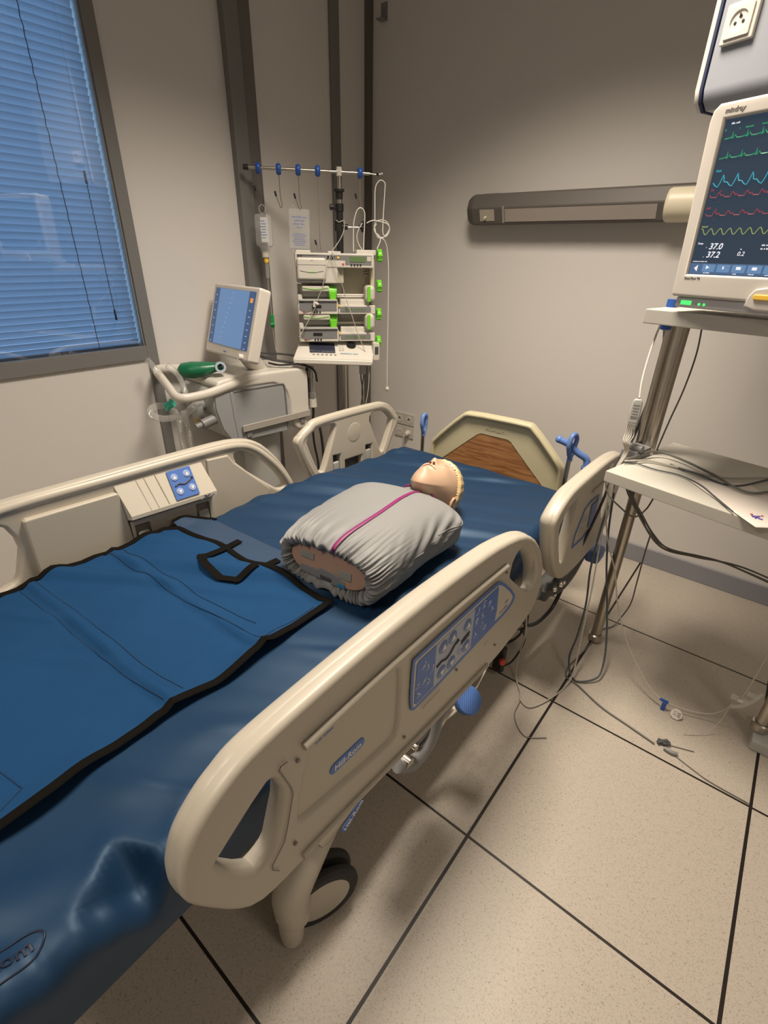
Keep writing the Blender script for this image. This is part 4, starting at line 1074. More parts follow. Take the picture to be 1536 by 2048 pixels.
obj('corrugated_tube', corr([V(p) for p in [(-1.985, 1.09, .79), (-1.99, 1.10, .72), (-1.985, 1.10, .62), (-1.98, 1.10, .50)]], .0125), 'clear', tubes)
obj('smooth_limb', G().tube([V(p) for p in [(-2.12, 1.04, 1.0), (-2.09, 1.06, .95), (-2.03, 1.07, .89), (-2.0, 1.07, .84)]], .013, 14, 5).tube([V(p) for p in [(-2.09, 1.11, .97), (-2.05, 1.13, .93), (-2.0, 1.12, .88), (-1.98, 1.11, .84)]], .012, 14, 5), 'clear', tubes)
obj('teal_valve', G().cyl((-2.03, 1.04, .815), (-2.0, 1.06, .83), .016, 16).cyl((-2.01, 1.03, .80), (-2.01, 1.06, .845), .009, 12), 'teal', tubes)

# ---------------------------------------------------------------- drip stand with pump rack
SP = V((-1.85, 1.96, 0)); SA = R(49)
SMx = Matrix.Translation(SP) @ Matrix.Rotation(SA, 4, 'Z')   # local x along the bar, local -y towards the room
def sp(s, z, f=0.0): return SMx @ V((s, -f, z))
std = thing('infusion_stand', 'tall steel drip stand with a hook bar and blue hook rings, in the corner', 'drip stand', SP, SA)
obj('pole', G().cyl(sp(-.002, .12), sp(-.002, 1.42), .0125, 20).cyl(sp(.022, .45, .01), sp(.022, 1.0, .01), .006, 12), 'steel', std)
obj('inner_pole', G().cyl(sp(-.004, 1.40), sp(-.004, 1.735), .0085, 16), 'chrome', std)
g = G().cyl(sp(-.005, 1.40), sp(-.005, 1.60), .0165, 20).cyl(sp(-.005, 1.585), sp(-.005, 1.615), .020, 20).cyl(sp(-.005, 1.632), sp(-.005, 1.665), .016, 20, .017).cyl(sp(-.005, 1.662), sp(-.005, 1.672), .024, 20)
g.cyl(sp(-.005, 1.595), sp(-.038, 1.60, .01), .007, 12).cyl(sp(-.036, 1.60, .01), sp(-.050, 1.60, .012), .012, 16)
g.cyl(sp(-.005, 1.525), sp(.032, 1.522), .012, 16).cyl(sp(-.012, 1.505), sp(-.012, 1.545), .018, 16)
obj('telescopic_clamp', g, 'black', std)
obj('clamp_spindle', G().cyl(sp(.03, 1.522), sp(.09, 1.522), .0035, 10), 'chrome', std)
g = G().cyl(sp(.085, 1.522), sp(.112, 1.522), .009, 14)
for k in range(3): g.tube([sp(.106, 1.522), SMx @ V((.106, .026 * math.cos(R(90 + 120 * k)), 1.522 + .026 * math.sin(R(90 + 120 * k))))], .008, 8, 1)
obj('star_knob', g, 'black', std)
bar = obj('hook_bar', G().cyl(sp(-.415, 1.739), sp(.135, 1.736), .0068, 14).tube([sp(.135, 1.736), sp(.17, 1.733), sp(.185, 1.736)], .003, 8, 2), 'steel', std)
obj('black_end_cap', G().cyl(sp(-.425, 1.739), sp(-.402, 1.739), .0105, 16).sphere(sp(.172, 1.735), .006, 1.5, 1, 1), 'black', std)
obj('white_end_cap', G().sphere(sp(.192, 1.738), .005, 1.3, 1, 1), 'white', std)
obj('bar_socket', G().cyl(sp(-.004, 1.722), sp(-.004, 1.756), .0125, 18).cyl(sp(-.016, 1.7375), sp(.008, 1.7375), .0115, 16), 'white', std)
for s, zh in ((-.3603, 1.618), (-.272, 1.602), (-.1868, 1.596), (-.1003, 1.413), (.092, 1.605)):
    g = G().tube([sp(s, 1.735), sp(s, zh + .045), sp(s + .002, zh + .02), sp(s + .006, zh), sp(s + .001, zh - .012), sp(s - .006, zh), sp(s - .018, zh + .035, .004)], .0016, 6, 4)
    hk = obj('hook', g, 'steel', std)
    obj('hook_tip', G().cyl(sp(s - .018, zh + .032, .004), sp(s - .023, zh + .052, .006), .0040, 10), 'black', hk)
    obj('hook_ring', G().lathe([(.009, -.011), (.017, -.011), (.0215, -.006), (.0225, 0), (.0215, .006), (.017, .011), (.009, .011)], sp(s, 1.737), SMx.to_3x3() @ V((1, 0, 0)), 22), 'blue', hk)
g = G()
for k in range(5):
    a = R(90 + 72 * k); g.tube([SP + V((0, 0, .11)), SP + V((.14 * math.cos(a), .14 * math.sin(a), .10)), SP + V((.27 * math.cos(a), .27 * math.sin(a), .075))], .018, 10, 3)
g.cyl(SP + V((0, 0, .07)), SP + V((0, 0, .16)), .035, 20)
obj('star_base', g, 'mgrey', std)
for k in range(5):
    a = R(90 + 72 * k); obj('castor', G().lathe([(0, -.012), (.026, -.012), (.03, 0), (.026, .012), (0, .012)], SP + V((.27 * math.cos(a), .27 * math.sin(a), .03)), (-math.sin(a), math.cos(a), 0), 20), 'rubber', std)

def sb(g, s0, s1, z0, z1, f0, f1, bev=.003, seg=2):
    return g.box(((s0 + s1) / 2, -(f0 + f1) / 2, (z0 + z1) / 2), (s1 - s0, f1 - f0, z1 - z0), SMx, bev, seg)
FP = .13
# rack / docking station
rk = thing('pump_docking_rack', 'cream pump docking rack with a sloping control console and dial, on the drip stand', 'pump rack', SP + V((0, 0, .93)), SA)
g = G(); sb(g, -.20, .12, .98, 1.41, -.02, .012, .006); obj('backplate', g, 'offwhite', rk)
cn = [(-.275, .962, .185), (.118, .938, .185), (.168, 1.018, .06), (-.232, 1.018, .09)]
g = G(); tv = [sp(-.262, .962, .215), sp(.122, .945, .215), sp(.160, 1.020, .06), sp(-.222, 1.022, .06)]
bv = [p - V((0, 0, .026)) for p in tv[:2]] + [p - V((0, 0, .075)) for p in tv[2:]]
g.add(tv + bv, [[0, 1, 2, 3], [7, 6, 5, 4], [0, 4, 5, 1], [1, 5, 6, 2], [2, 6, 7, 3], [3, 7, 4, 0]])
b = bmesh.new(); mp_ = bpy.data.meshes.new('t'); mp_.from_pydata([tuple(v) for v in g.v], [], g.f); b.from_mesh(mp_); bmesh.ops.bevel(b, geom=b.edges[:], offset=.005, segments=3, affect='EDGES'); g = G().bm(b)
con = obj('console', g, 'offwhite', rk)
cex = (tv[1] - tv[0]).normalized(); cup = (tv[3] - tv[0]); cno = cex.cross(cup).normalized()
CM = frame((tv[0] + tv[1] + tv[2] + tv[3]) / 4, cex, cno)
obj('console_display', G().poly(rr(.125, .085, .003, -.066, .008), (), .004, .0004, CM @ Matrix.Translation((0, 0, .003)), 1), 'screen_dark', rk)
obj('console_dial', G().lathe([(0, .016), (.020, .018), (.023, .014), (.024, 0)], CM @ V((.080, .030, 0)), cno, 24), 'black', rk)
g = G()
for i in range(4):
    for j in range(2): g.poly(rr(.011, .009, .002, .022 + .014 * j, .045 - i * .018), (), .0035, .0003, CM @ Matrix.Translation((0, 0, .0028)), 1)
for i in range(6): g.poly(rr(.011, .007, .002, -.11 + .021 * i, -.05), (), .0035, .0003, CM @ Matrix.Translation((0, 0, .0028)), 1)
obj('console_key', g, 'lgrey', rk)
obj('console_lettering', scrawl('xxxxxxxxx xxxx', .013, CM @ Matrix.Translation((.065, -.037, .0045))), mat('light_blue_print', (.30, .45, .62), .5), rk)
g = G(); sb(g, .135, .168, .935, 1.02, .10, .16, .006); obj('power_socket_block', g, 'white', rk)
obj('socket_mark', G().box((.152, -.161, .985), (.018, .004, .035), SMx, .001), 'dgrey', rk)

def lever(parent, z, name='rail_clamp_knob'):
    g = G().lathe([(0, -.010), (.021, -.010), (.025, -.006), (.025, .006), (.020, .012), (0, .012)], sp(.168, z, .11), SMx.to_3x3() @ V((1, 0, 0)), 22)
    for k in range(8):
        a = 2 * math.pi * k / 8; c = SMx @ V((.168, -.11 + .024 * math.cos(a), z + .024 * math.sin(a))); ax_ = SMx.to_3x3() @ V((.011, 0, 0)); g.tube([c - ax_, c + ax_], .0035, 6, 1)
    return obj(name, g, 'lime', parent)
# top module
pm1 = thing('volumetric_pump', 'cream volumetric infusion pump with a green display, topmost in the rack', 'infusion pump', SP + V((0, 0, 1.28)), SA)
g = G(); sb(g, -.225, .140, 1.352, 1.412, -.01, FP, .006); sb(g, -.222, -.03, 1.285, 1.36, -.01, FP - .004, .006); sb(g, .06, .152, 1.405, 1.428, -.005, .11, .004); sb(g, -.22, -.15, 1.41, 1.422, .01, .08, .004); sb(g, -.07, -.01, 1.41, 1.42, .01, .08, .004)
obj('housing', g, 'offwhite', pm1)
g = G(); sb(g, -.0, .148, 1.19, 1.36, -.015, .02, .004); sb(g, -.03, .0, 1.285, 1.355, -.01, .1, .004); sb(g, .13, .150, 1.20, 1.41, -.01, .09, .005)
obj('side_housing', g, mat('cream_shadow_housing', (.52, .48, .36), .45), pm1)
g = G(); sb(g, -.216, .128, 1.398, 1.404, FP - .001, FP + .0015, .0005); sb(g, -.216, -.086, 1.392, 1.404, FP - .001, FP + .0015, .0005); sb(g, .005, .128, 1.364, 1.404, FP - .001, FP + .0013, .0005); sb(g, -.085, .006, 1.384, 1.404, FP - .001, FP + .0013, .0005)
obj('grey_fascia', g, 'mgrey', pm1)
g = G(); sb(g, .026, .100, 1.377, 1.400, FP + .001, FP + .003, .0005); obj('green_display', g, 'lcd', pm1)
g = G()
for k in range(4): g.cyl(sp(.034 + .014 * k, 1.365, FP), sp(.034 + .014 * k, 1.365, FP + .003), .0042, 12)
for s in (-.207, -.196): g.cyl(sp(s, 1.398, FP), sp(s, 1.398, FP + .003), .003, 10)
sb(g, -.078, -.066, 1.388, 1.400, FP + .001, FP + .003, .001); sb(g, -.056, -.044, 1.388, 1.400, FP + .001, FP + .003, .001)
obj('button', g, 'black', pm1)
obj('yellow_lamp', G().cyl(sp(-.028, 1.394, FP), sp(-.028, 1.394, FP + .004), .0052, 14), 'yel', pm1)
obj('red_mark', G().box((-.005, -(FP + .001), 1.367), (.009, .002, .008), SMx @ Matrix.Translation((0, 0, 0)), .0005), 'red', pm1)
g = G(); sb(g, .106, .126, 1.380, 1.400, FP + .001, FP + .0035, .002); obj('selector', g, 'white', pm1)
g = G(); sb(g, -.218, -.086, 1.300, 1.392, FP - .006, FP + .018, .010, 4)
dr = obj('pump_door', g, 'offwhite', pm1)
g = G(); sb(g, -.215, -.088, 1.362, 1.3635, FP + .017, FP + .019, .0003); g.tube([sp(-.205, 1.338, FP + .0185), sp(-.15, 1.330, FP + .0185), sp(-.098, 1.338, FP + .0185)], .0012, 6, 3); sb(g, -.212, -.09, 1.293, 1.298, FP, FP + .01, .001)
obj('door_groove', g, 'mgrey', dr)
g = G(); sb(g, -.165, -.135, 1.331, 1.334, FP + .017, FP + .0195, .0005); obj('green_tab', g, 'lime', dr)
obj('door_lettering', scrawl('xxx', .007, SMx @ frame((-.15, -(FP + .0185), 1.381), (1, 0, 0), (0, -1, 0))), 'inkg', dr)
lever(pm1, 1.405)
for k in range(3):
    obj('vent_slot', G().box((.115, -.025, 1.343 - .012 * k), (.018, .012, .004), SMx, .001), 'white', pm1)

def syringe_pump(z0, label, disp):
    t = thing('syringe_pump', label, 'syringe pump', SP + V((0, 0, z0)), SA, 'syringe pumps in the rack')
    d = z0 - 1.15
    g = G(); sb(g, -.223, -.032, 1.150 + d, 1.205 + d, -.01, FP, .004); sb(g, -.222, -.20, 1.19 + d, 1.235 + d, -.01, .11, .004); sb(g, -.03, .150, 1.150 + d, 1.19 + d, -.01, FP - .01, .004); sb(g, -.22, .14, 1.15 + d, 1.275 + d, -.02, .005, .004)
    sb(g, -.02, .125, 1.185 + d, 1.215 + d, .0, FP - .03, .006)
    obj('housing', g, 'offwhite', t)
    g = G(); g.poly([(-.218, 1.172), (-.214, 1.213), (-.04, 1.209), (-.04, 1.165), (-.16, 1.165), (-.19, 1.156)][::-1], (), .003, .0006, SMx @ Matrix(((1, 0, 0, 0), (0, 0, -1, -FP - .0005), (0, 1, 0, d), (0, 0, 0, 1))), 1)
    obj('grey_fascia', g, 'mgrey', t)
    g = G(); sb(g, -.157, -.113, 1.178 + d, 1.192 + d, FP + .001, FP + .004, .001)
    for k in range(3): g.cyl(sp(-.148 + .014 * k, 1.160 + d, FP), sp(-.148 + .014 * k, 1.160 + d, FP + .003), .004, 12)
    for s in (-.208, -.199): g.cyl(sp(s, 1.203 + d, FP), sp(s, 1.203 + d, FP + .003), .0024, 8)
    obj('button', g, 'black', t)
    obj('red_mark', G().box((-.196, -(FP + .001), 1.160 + d), (.008, .002, .008), SMx, .0005), 'red', t)
    g = G(); sb(g, -.217, -.036, 1.209 + d, 1.216 + d, FP - .05, FP + .010, .002); obj('top_ledge', g, 'lgrey', t)
    # barrel and clamps
    g = G(); sb(g, -.205, -.035, 1.205 + d, 1.262 + d, .02, .062, .004); obj('barrel_bed', g, 'offwhite', t)
    g = G().cyl(sp(-.198, 1.240 + d, .085), sp(-.07, 1.240 + d, .085), .018, 20); obj('syringe_barrel', g, 'clear', t)
    g = G(); sb(g, -.20, -.072, 1.250 + d, 1.274 + d, .05, FP - .002, .006); obj('barrel_cover', g, 'white', t)
    g = G().tube([sp(-.196, 1.266 + d, FP - .001), sp(-.14, 1.258 + d, FP - .001), (sp(-.078, 1.266 + d, FP - .001))], .0014, 6, 3); obj('cover_groove', g, 'lime', t)
    g = G().cyl(sp(-.074, 1.245 + d, .085), sp(-.036, 1.245 + d, .085), .030, 24, .026); sb(g, -.070, -.040, 1.21 + d, 1.25 + d, .06, .118, .004)
    obj('green_clamp', g, 'lime', t)
    g = G().cyl(sp(-.036, 1.232 + d, .07), sp(.11, 1.232 + d, .07), .005, 12).cyl(sp(-.036, 1.222 + d, .05), sp(.11, 1.222 + d, .05), .005, 12); obj('plunger_rod', g, 'white', t)
    g = G(); sb(g, .098, .148, 1.205 + d, 1.278 + d, .05, .135, .02, 5); ph_ = obj('plunger_head', g, 'white', t)
    g = G(); sb(g, .108, .124, 1.207 + d, 1.274 + d, .134, .138, .003, 2); obj('green_strip', g, 'lime', ph_)
    g = G(); sb(g, -.022, .128, 1.160 + d, 1.183 + d, FP - .011, FP - .007, .001); obj('side_display', g, 'mgrey', t)
    g = G()
    for k in range(8): sb(g, .002 + .013 * k, .010 + .013 * k, 1.167 + d, 1.176 + d, FP - .008, FP - .006, .0003)
    obj('display_digit', g, 'lcd', t)
    obj('yellow_lamp', G().cyl(sp(-.026, 1.188 + d, FP - .008), sp(-.026, 1.188 + d, FP - .004), .0052, 14), 'yel', t)
    lever(t, 1.275 + d)
    return t
syringe_pump(1.150, 'upper of the two syringe pumps, directly below the volumetric pump', 1)
syringe_pump(1.024, 'lower of the two syringe pumps, directly above the sloping console', 0)
obj_k = lever(rk, 1.021)

# infusion bottle, line and bag
bt = thing('infusion_bottle', 'upright clear infusion bottle with white label, on the hook nearest the window', 'infusion bottle', sp(-.36, 1.41), SA)
m_ = SMx @ Matrix.Translation((-.357, 0, 0))
g = G(); g.box((0, 0, 1.497), (.078, .045, .135), m_, .016, 4); g.tube([m_ @ V((.014 * math.cos(R(a)), 0, 1.583 + .017 * math.sin(R(a)))) for a in range(0, 360, 30)], .0025, 8, 2, closed=True)
g.cyl(m_ @ V((0, 0, 1.41)), m_ @ V((0, 0, 1.435)), .02, 18, .026)
obj('bottle_body', g, 'bottle', bt)
obj('white_label', G().box((.004, -.0235, 1.50), (.034, .001, .100), m_, .0003), 'label', bt)
g = G()
for k in range(7): g.box((-.002 + .003 * (k % 2), -.0245, 1.535 - .011 * k), (.018 + .004 * (k % 3), .0006, .003), m_)
obj('label_print', g, 'inkb', bt)
g = G().cyl(m_ @ V((0, 0, 1.388)), m_ @ V((0, 0, 1.412)), .017, 18); obj('stopper', g, 'white', bt)
g = G().lathe([(.004, .012), (.010, .008), (.010, -.006), (.004, -.012)], m_ @ V((.001, 0, 1.374)), (0, 0, 1), 16); obj('spike_collar', g, 'yel', bt)
g = G().cyl(m_ @ V((.001, 0, 1.30)), m_ @ V((.001, 0, 1.362)), .0085, 16); obj('drip_chamber', g, 'clear', bt)
g = G().tube([m_ @ V(p) for p in [(.001, 0, 1.30), (.0, 0, 1.25), (.004, 0, 1.18), (.004, .0, 1.08), (.012, 0, .96)]], .0024, 8, 4); obj('giving_line', g, 'clear', bt)
g = G(); g.box((.006, 0, 1.105), (.018, .018, .062), m_, .004); g.cyl(m_ @ V((-.004, -.008, 1.09)), m_ @ V((.016, -.008, 1.09)), .008, 14); obj('roller_clamp', g, 'green', bt)

bg_ = thing('infusion_bag', 'empty transparent infusion bag with blue printed lettering, between the second and third hooks', 'infusion bag', sp(-.25, 1.39), SA)
m_ = SMx @ Matrix.Translation((-.247, .0, 0)) @ Matrix.Rotation(R(2), 4, 'Y')
g = G(); g.box((0, 0, 1.508), (.098, .014, .165), m_, .0065, 3); g.cyl(m_ @ V((-.03, 0, 1.41)), m_ @ V((-.03, 0, 1.428)), .006, 10).cyl(m_ @ V((-.006, 0, 1.40)), m_ @ V((-.006, 0, 1.43)), .007, 10)
g.tube([m_ @ V(p) for p in [(-.034, 0, 1.588), (-.028, 0, 1.602), (-.016, 0, 1.588)]], .002, 6, 3)
obj('bag_body', g, 'bottle', bg_)
g = G()
for k in range(4): g.add(*(lambda q: (q.v, q.f))(scrawl(['xxxxxxxx xxx', 'xxxxxxxxx', 'xxxxxxx xxxx', 'xxx xx'][k], .011 - .001 * k, m_ @ frame((0, -.008, 1.557 - .014 * k), (1, 0, 0), (0, -1, 0)))))
for k in range(7): g.box((0, -.0078, 1.488 - .0075 * k), (.055 + .012 * math.sin(k * 2), .0004, .0022), m_)
obj('bag_print', g, 'inkb', bg_)
obj('bag_line', G().tube([m_ @ V(p) for p in [(-.006, 0, 1.41), (.0, .0, 1.38), (.008, .0, 1.33), (.02, 0, 1.26), (.032, 0, 1.22), (.036, 0, 1.28), (.03, 0, 1.34), (.036, .0, 1.37)]], .0026, 8, 4), 'clear', bg_)

# nurse-call cord and coiled lines
nc = thing('pull_cord', 'white pull cord knotted over the bar end, hanging down to a white ball', 'pull cord', sp(.236, .74), SA)
P = [(.171, 1.433, .02), (.189, 1.472, .01), (.180, 1.494, 0), (.165, 1.51, 0), (.162, 1.60, 0), (.163, 1.68, 0), (.178, 1.708, 0), (.192, 1.713, 0), (.206, 1.705, 0), (.209, 1.69, 0), (.205, 1.62, 0), (.201, 1.543, .004), (.201, 1.50, .008), (.215, 1.492, .004), (.232, 1.517, 0), (.226, 1.543, 0), (.20, 1.556, -.004), (.169, 1.5475, -.004), (.160, 1.52, 0), (.175, 1.485, .004), (.199, 1.478, .008), (.215, 1.462, .004), (.227, 1.42, 0), (.234, 1.32, 0), (.2365, 1.07, 0), (.237, .90, 0), (.2395, .765, 0)]
obj('cord', G().tube([sp(a, b_, c) for a, b_, c in P], .0027, 8, 5), 'white_cord', nc)
obj('cord_coil', G().tube([sp(a, b_, .006) for a, b_ in [(.1224, 1.541), (.15, 1.552), (.185, 1.549), (.22, 1.54), (.234, 1.52), (.222, 1.492), (.195, 1.483), (.17, 1.495), (.158, 1.518), (.17, 1.54)]], .0024, 8, 5), 'white_cord', nc)
obj('ball', G().sphere(sp(.2405, .752), .0115, 1, 1, 1.15), 'white', nc)
ln = thing('infusion_line', 'thin white line looped over the fifth hook and the rack front', 'infusion line', sp(0, 1.4), SA)
obj('hanging_loop', G().tube([sp(a, b_, .03) for a, b_ in [(.056, 1.42), (.056, 1.48), (.058, 1.539), (.066, 1.57), (.0761, 1.592), (.090, 1.60), (.104, 1.592), (.11, 1.57), (.107, 1.50), (.104, 1.43)]], .0025, 8, 5).tube([sp(a, b_, .03) for a, b_ in [(.099, 1.54), (.08, 1.51), (.072, 1.48), (.082, 1.45), (.104, 1.42)]], .0020, 8, 5), 'white_cord', ln)
obj('front_line', G().tube([sp(*p) for p in [(-.022, 1.548, .02), (-.01, 1.54, .022), (.012, 1.548, .02), (.014, 1.53, .03), (.0, 1.49, .08), (-.03, 1.45, .13), (-.057, 1.417, .15), (-.05, 1.39, .152), (-.0182, 1.2942, .15), (.005, 1.22, .14), (.0291, 1.1525, .15), (.06, 1.06, .15), (.0926, .985, .15), (.108, .93, .18), (.105, .80, .2), (.06, .60, .22)]], .0018, 8, 4).tube([sp(*p) for p in [(-.0675, 1.4014, .16), (-.09, 1.33, .165), (-.1072, 1.2686, .16), (-.128, 1.225, .155), (-.14, 1.19, .155), (-.1666, 1.1403, .15), (-.2265, 1.05, .16)]], .0018, 8, 4), 'wire_l', ln)
obj('stopcock', G().tube([sp(-.150, 1.206, .155), sp(-.128, 1.196, .157)], .006, 8, 1).tube([sp(-.146, 1.208, .158), sp(-.15, 1.185, .16)], .005, 8, 1), 'white', ln)
pc = thing('power_lead', 'grey plug and dark leads hanging below the pump rack', 'power lead', sp(.09, .8), SA)
obj('plug', G().box((.098, -.03, .865), (.032, .022, .05), SMx, .006), 'lgrey', pc)
obj('lead', G().tube([sp(*p) for p in [(.096, .91, .03), (.097, .885, .03), (.09, .83, .03), (.10, .74, .03), (.085, .60, .03), (.09, .3, .03), (.10, .02, .05)]], .0035, 8, 4).tube([sp(*p) for p in [(.106, .84, .03), (.096, .74, .03), (.11, .6, .03), (.12, .3, .03)]], .003, 8, 4), 'wire_d', pc)
# ---------------------------------------------------------------- wall fittings
wl = thing('wall_lamp', 'long grey unlit bed-head lamp with a cream end cap, on the back wall', 'wall lamp', (-.95, YB, 1.55))
# section in (y,z), drawn along x
sec = [(0, 1.672), (-.085, 1.677), (-.100, 1.668), (-.1125, 1.622), (-.1125, 1.612), (-.092, 1.556), (-.078, 1.548), (0, 1.556)]
def xprof(sec, x0, x1, bev=.004, y0=YB):
    m = Matrix(((0, 0, 1, (x0 + x1) / 2), (1, 0, 0, y0), (0, 1, 0, 0), (0, 0, 0, 1)))
    return G().poly(sec, (), x1 - x0, bev, m)
obj('lamp_body', xprof(sec, -1.44, -.30), 'lampbody', wl)
g = G(); cs = sec; vs = []
for k in range(7):
    s = 1 - .62 * (k / 6) ** 1.6; x = -1.434 - .052 * math.sin(k / 6 * math.pi / 2)
    vs += [V((x, YB + a * (.35 + .65 * s), 1.61 + (b_ - 1.61) * s)) for a, b_ in cs]
n = len(cs); g.add(vs, [[j * n + i, j * n + (i + 1) % n, (j + 1) * n + (i + 1) % n, (j + 1) * n + i] for j in range(6) for i in range(n)] + [[6 * n + k for k in range(n)]])
obj('end_cap', g, 'lampbody', wl)
g = G()
def lampface(g, x0, x1, t0, t1, out=.002):   # strip lying on the lower front face
    a = V((0, YB - .1125, 1.612)); b_ = V((0, YB - .092, 1.556)); nn_ = V((0, -.94, -.34))
    p0 = a + (b_ - a) * t0 + nn_ * out; p1 = a + (b_ - a) * t1 + nn_ * out; q = nn_ * -.008
    vs = [V((x, p.y, p.z)) for p in (p0, p1, p1 + q, p0 + q) for x in (x0, x1)]
    return g.add(vs, [[0, 1, 3, 2], [2, 3, 5, 4], [4, 5, 7, 6], [6, 7, 1, 0], [0, 2, 4, 6], [1, 7, 5, 3]])
obj('lens', lampface(G(), -1.262, -.60, .04, .93), 'lens', wl)
obj('switch_plate', lampface(G(), -1.395, -1.318, .02, .85), mat('beige_switch_plate', (.40, .36, .29), .5), wl)
obj('switch_button', G().cyl((-1.365, YB - .100, 1.58), (-1.365, YB - .112, 1.575), .006, 14), 'lampcap', wl)
obj('lens_band', lampface(G(), -1.275, -1.265, -.15, 1.0, .004), mat('lamp_band', (.30, .28, .24), .4), wl)
obj('top_edge_highlight', G().tube([(-1.43, YB - .085, 1.668), (-.32, YB - .085, 1.668)], .003, 6, 1), mat('lamp_edge_highlight', (.32, .29, .25), .3, .4), wl)  # paler strip paints the highlight along the lamp's top edge
g = G(); bx(g, -1.42, -1.33, YB - .05, YB - .01, 1.67, 1.682, .003); obj('top_bracket', g, 'lampbody', wl)
g = G().cyl((-.560, YB - .075, 1.608), (-.36, YB - .075, 1.608), .062, 32); g.lathe([(.062, 0), (.058, -.010), (.050, -.014), (0, -.016)], (-.560, YB - .075, 1.608), (1, 0, 0), 32)
obj('cream_cap', g, 'lampcap', wl)

def outlet(z, label, plug):
    t = thing('double_socket', label, 'wall socket', (-1.871, YB, z), 0, None)
    g = G(); bx(g, -1.947, -1.795, YB - .010, YB, z - .038, z + .038, .003); obj('face_plate', g, mat('socket_plate', (.50, .47, .42), .45), t)
    for x in (-1.909, -1.833):
        obj('socket_well', G().lathe([(.022, .0115), (.024, .0115), (.024, .009)], (x, YB, z), (0, -1, 0), 24).lathe([(0, .0112), (.022, .0112)], (x, YB, z), (0, -1, 0), 24), 'white', t)
        g = G()
        for dx in (-.0095, .0095): g.cyl((x + dx, YB - .011, z - .002), (x + dx, YB - .0125, z - .002), .003, 10)
        if z > .43: g.cyl((x, YB - .011, z + .004), (x, YB - .0125, z + .004), .006, 10)
        obj('socket_hole', g, 'hole', t)
    return t
outlet(.452, 'white double wall socket, the upper of the pair behind the bed head', 0)
outlet(.366, 'white double wall socket holding a plug, lower of the pair behind the bed head', 1)
pg = thing('wall_plug', 'white plug with a thin lead in the lower double wall socket', 'plug', (-1.833, YB - .012, .36))
obj('plug_body', G().cyl((-1.833, YB - .013, .366), (-1.833, YB - .045, .362), .018, 18, .012), 'white', pg)
obj('plug_lead', G().tube([(-1.833, YB - .045, .362), (-1.835, YB - .06, .34), (-1.84, YB - .05, .26), (-1.83, YB - .04, .10), (-1.80, YB - .06, .012)], .003, 8, 4), 'wire_l', pg)
g = G(); bx(g, -2.118, -2.078, YB - .004, YB, 2.44, 2.51, .001); bx(g, -2.118, -2.078, YB - .045, YB, 2.44, 2.445, .001)
tag(obj('wall_bracket', g, 'mgrey'), 'small grey metal angle bracket high on the back wall, near the corner', 'bracket')

# ---------------------------------------------------------------- monitor stand on the right
A13 = R(-13.2); PT = V((-.285, 1.75, 0))
ps = thing('equipment_column', 'steel twin-tube equipment column with two pale metal shelves, right of the bed', 'equipment stand', (-.01, 1.69, 0), A13)
def tb(g, x, y, z0, z1, r): return g.cyl((x, y, z0), (x, y, z1), r, 24)
LT = (-.2855, 1.795); RT = (.288, 1.665)
for (x, y), k in ((LT, 0), (RT, 1)):
    obj('steel_tube', tb(G(), x, y, .02 + .045 * k, 1.262, .0195), 'steel', ps)
    obj('steel_tube', tb(G(), x - .036, y + .018, .83, 1.262, .0135), 'steel', ps)
    obj('foot_ring', G().lathe([(.021, .034), (.027, .030), (.027, .006), (.022, 0), (0, 0)], (x, y, .006 + .036 * k), (0, 0, 1), 28), 'steel', ps)
g = G(); bx(g, .0, 0, 0, 0, 0, 0) if False else None
SHM = Matrix.Translation((-.345, 1.538, 0)) @ Matrix.Rotation(A13, 4, 'Z')
def shelf(z, th_, w, d, lip=True, left_ang=0):
    g = G()
    m = SHM @ Matrix.Translation((w / 2, d / 2, z - th_ / 2))
    g.box((0, 0, 0), (w, d, th_), m, .003)
    return g
SHELF = mat('pale_enamel_shelf', (.52, .50, .44), .45)
obj('lower_shelf', shelf(.832, .036, .66, .455), SHELF, ps)
obj('upper_shelf', shelf(1.298, .036, .66, .43), SHELF, ps)
g = G(); g.box((.008, .225, .842), (.006, .44, .004), SHM, .001)
obj('clamp_bracket', G().box((-.012, .20, .845), (.055, .10, .035), SHM, .006).cyl(SHM @ V((-.03, .17, .87)), SHM @ V((.02, .17, .87)), .012, 14), 'mgrey', ps)
g = G(); bx(g, .275, .62, 1.60, 1.74, .001, .040, .004)
tag(obj('floor_box', g, 'lgrey'), 'low grey metal box on the floor beside the right steel foot', 'floor box')

# ceiling pendant head with socket
AM = R(-21); exm = V((math.cos(AM), math.sin(AM), 0)); nm = V((math.sin(AM), -math.cos(AM), 0))
PO = V((-.3814, 1.8189, 0)); PM = frame(PO, exm, nm)
pd_ = thing('ceiling_pendant', 'grey ceiling supply pendant head with rounded lower edge and blue-black seal, above the monitor', 'supply pendant', (PO.x + .1, PO.y + .1, 1.77), AM)
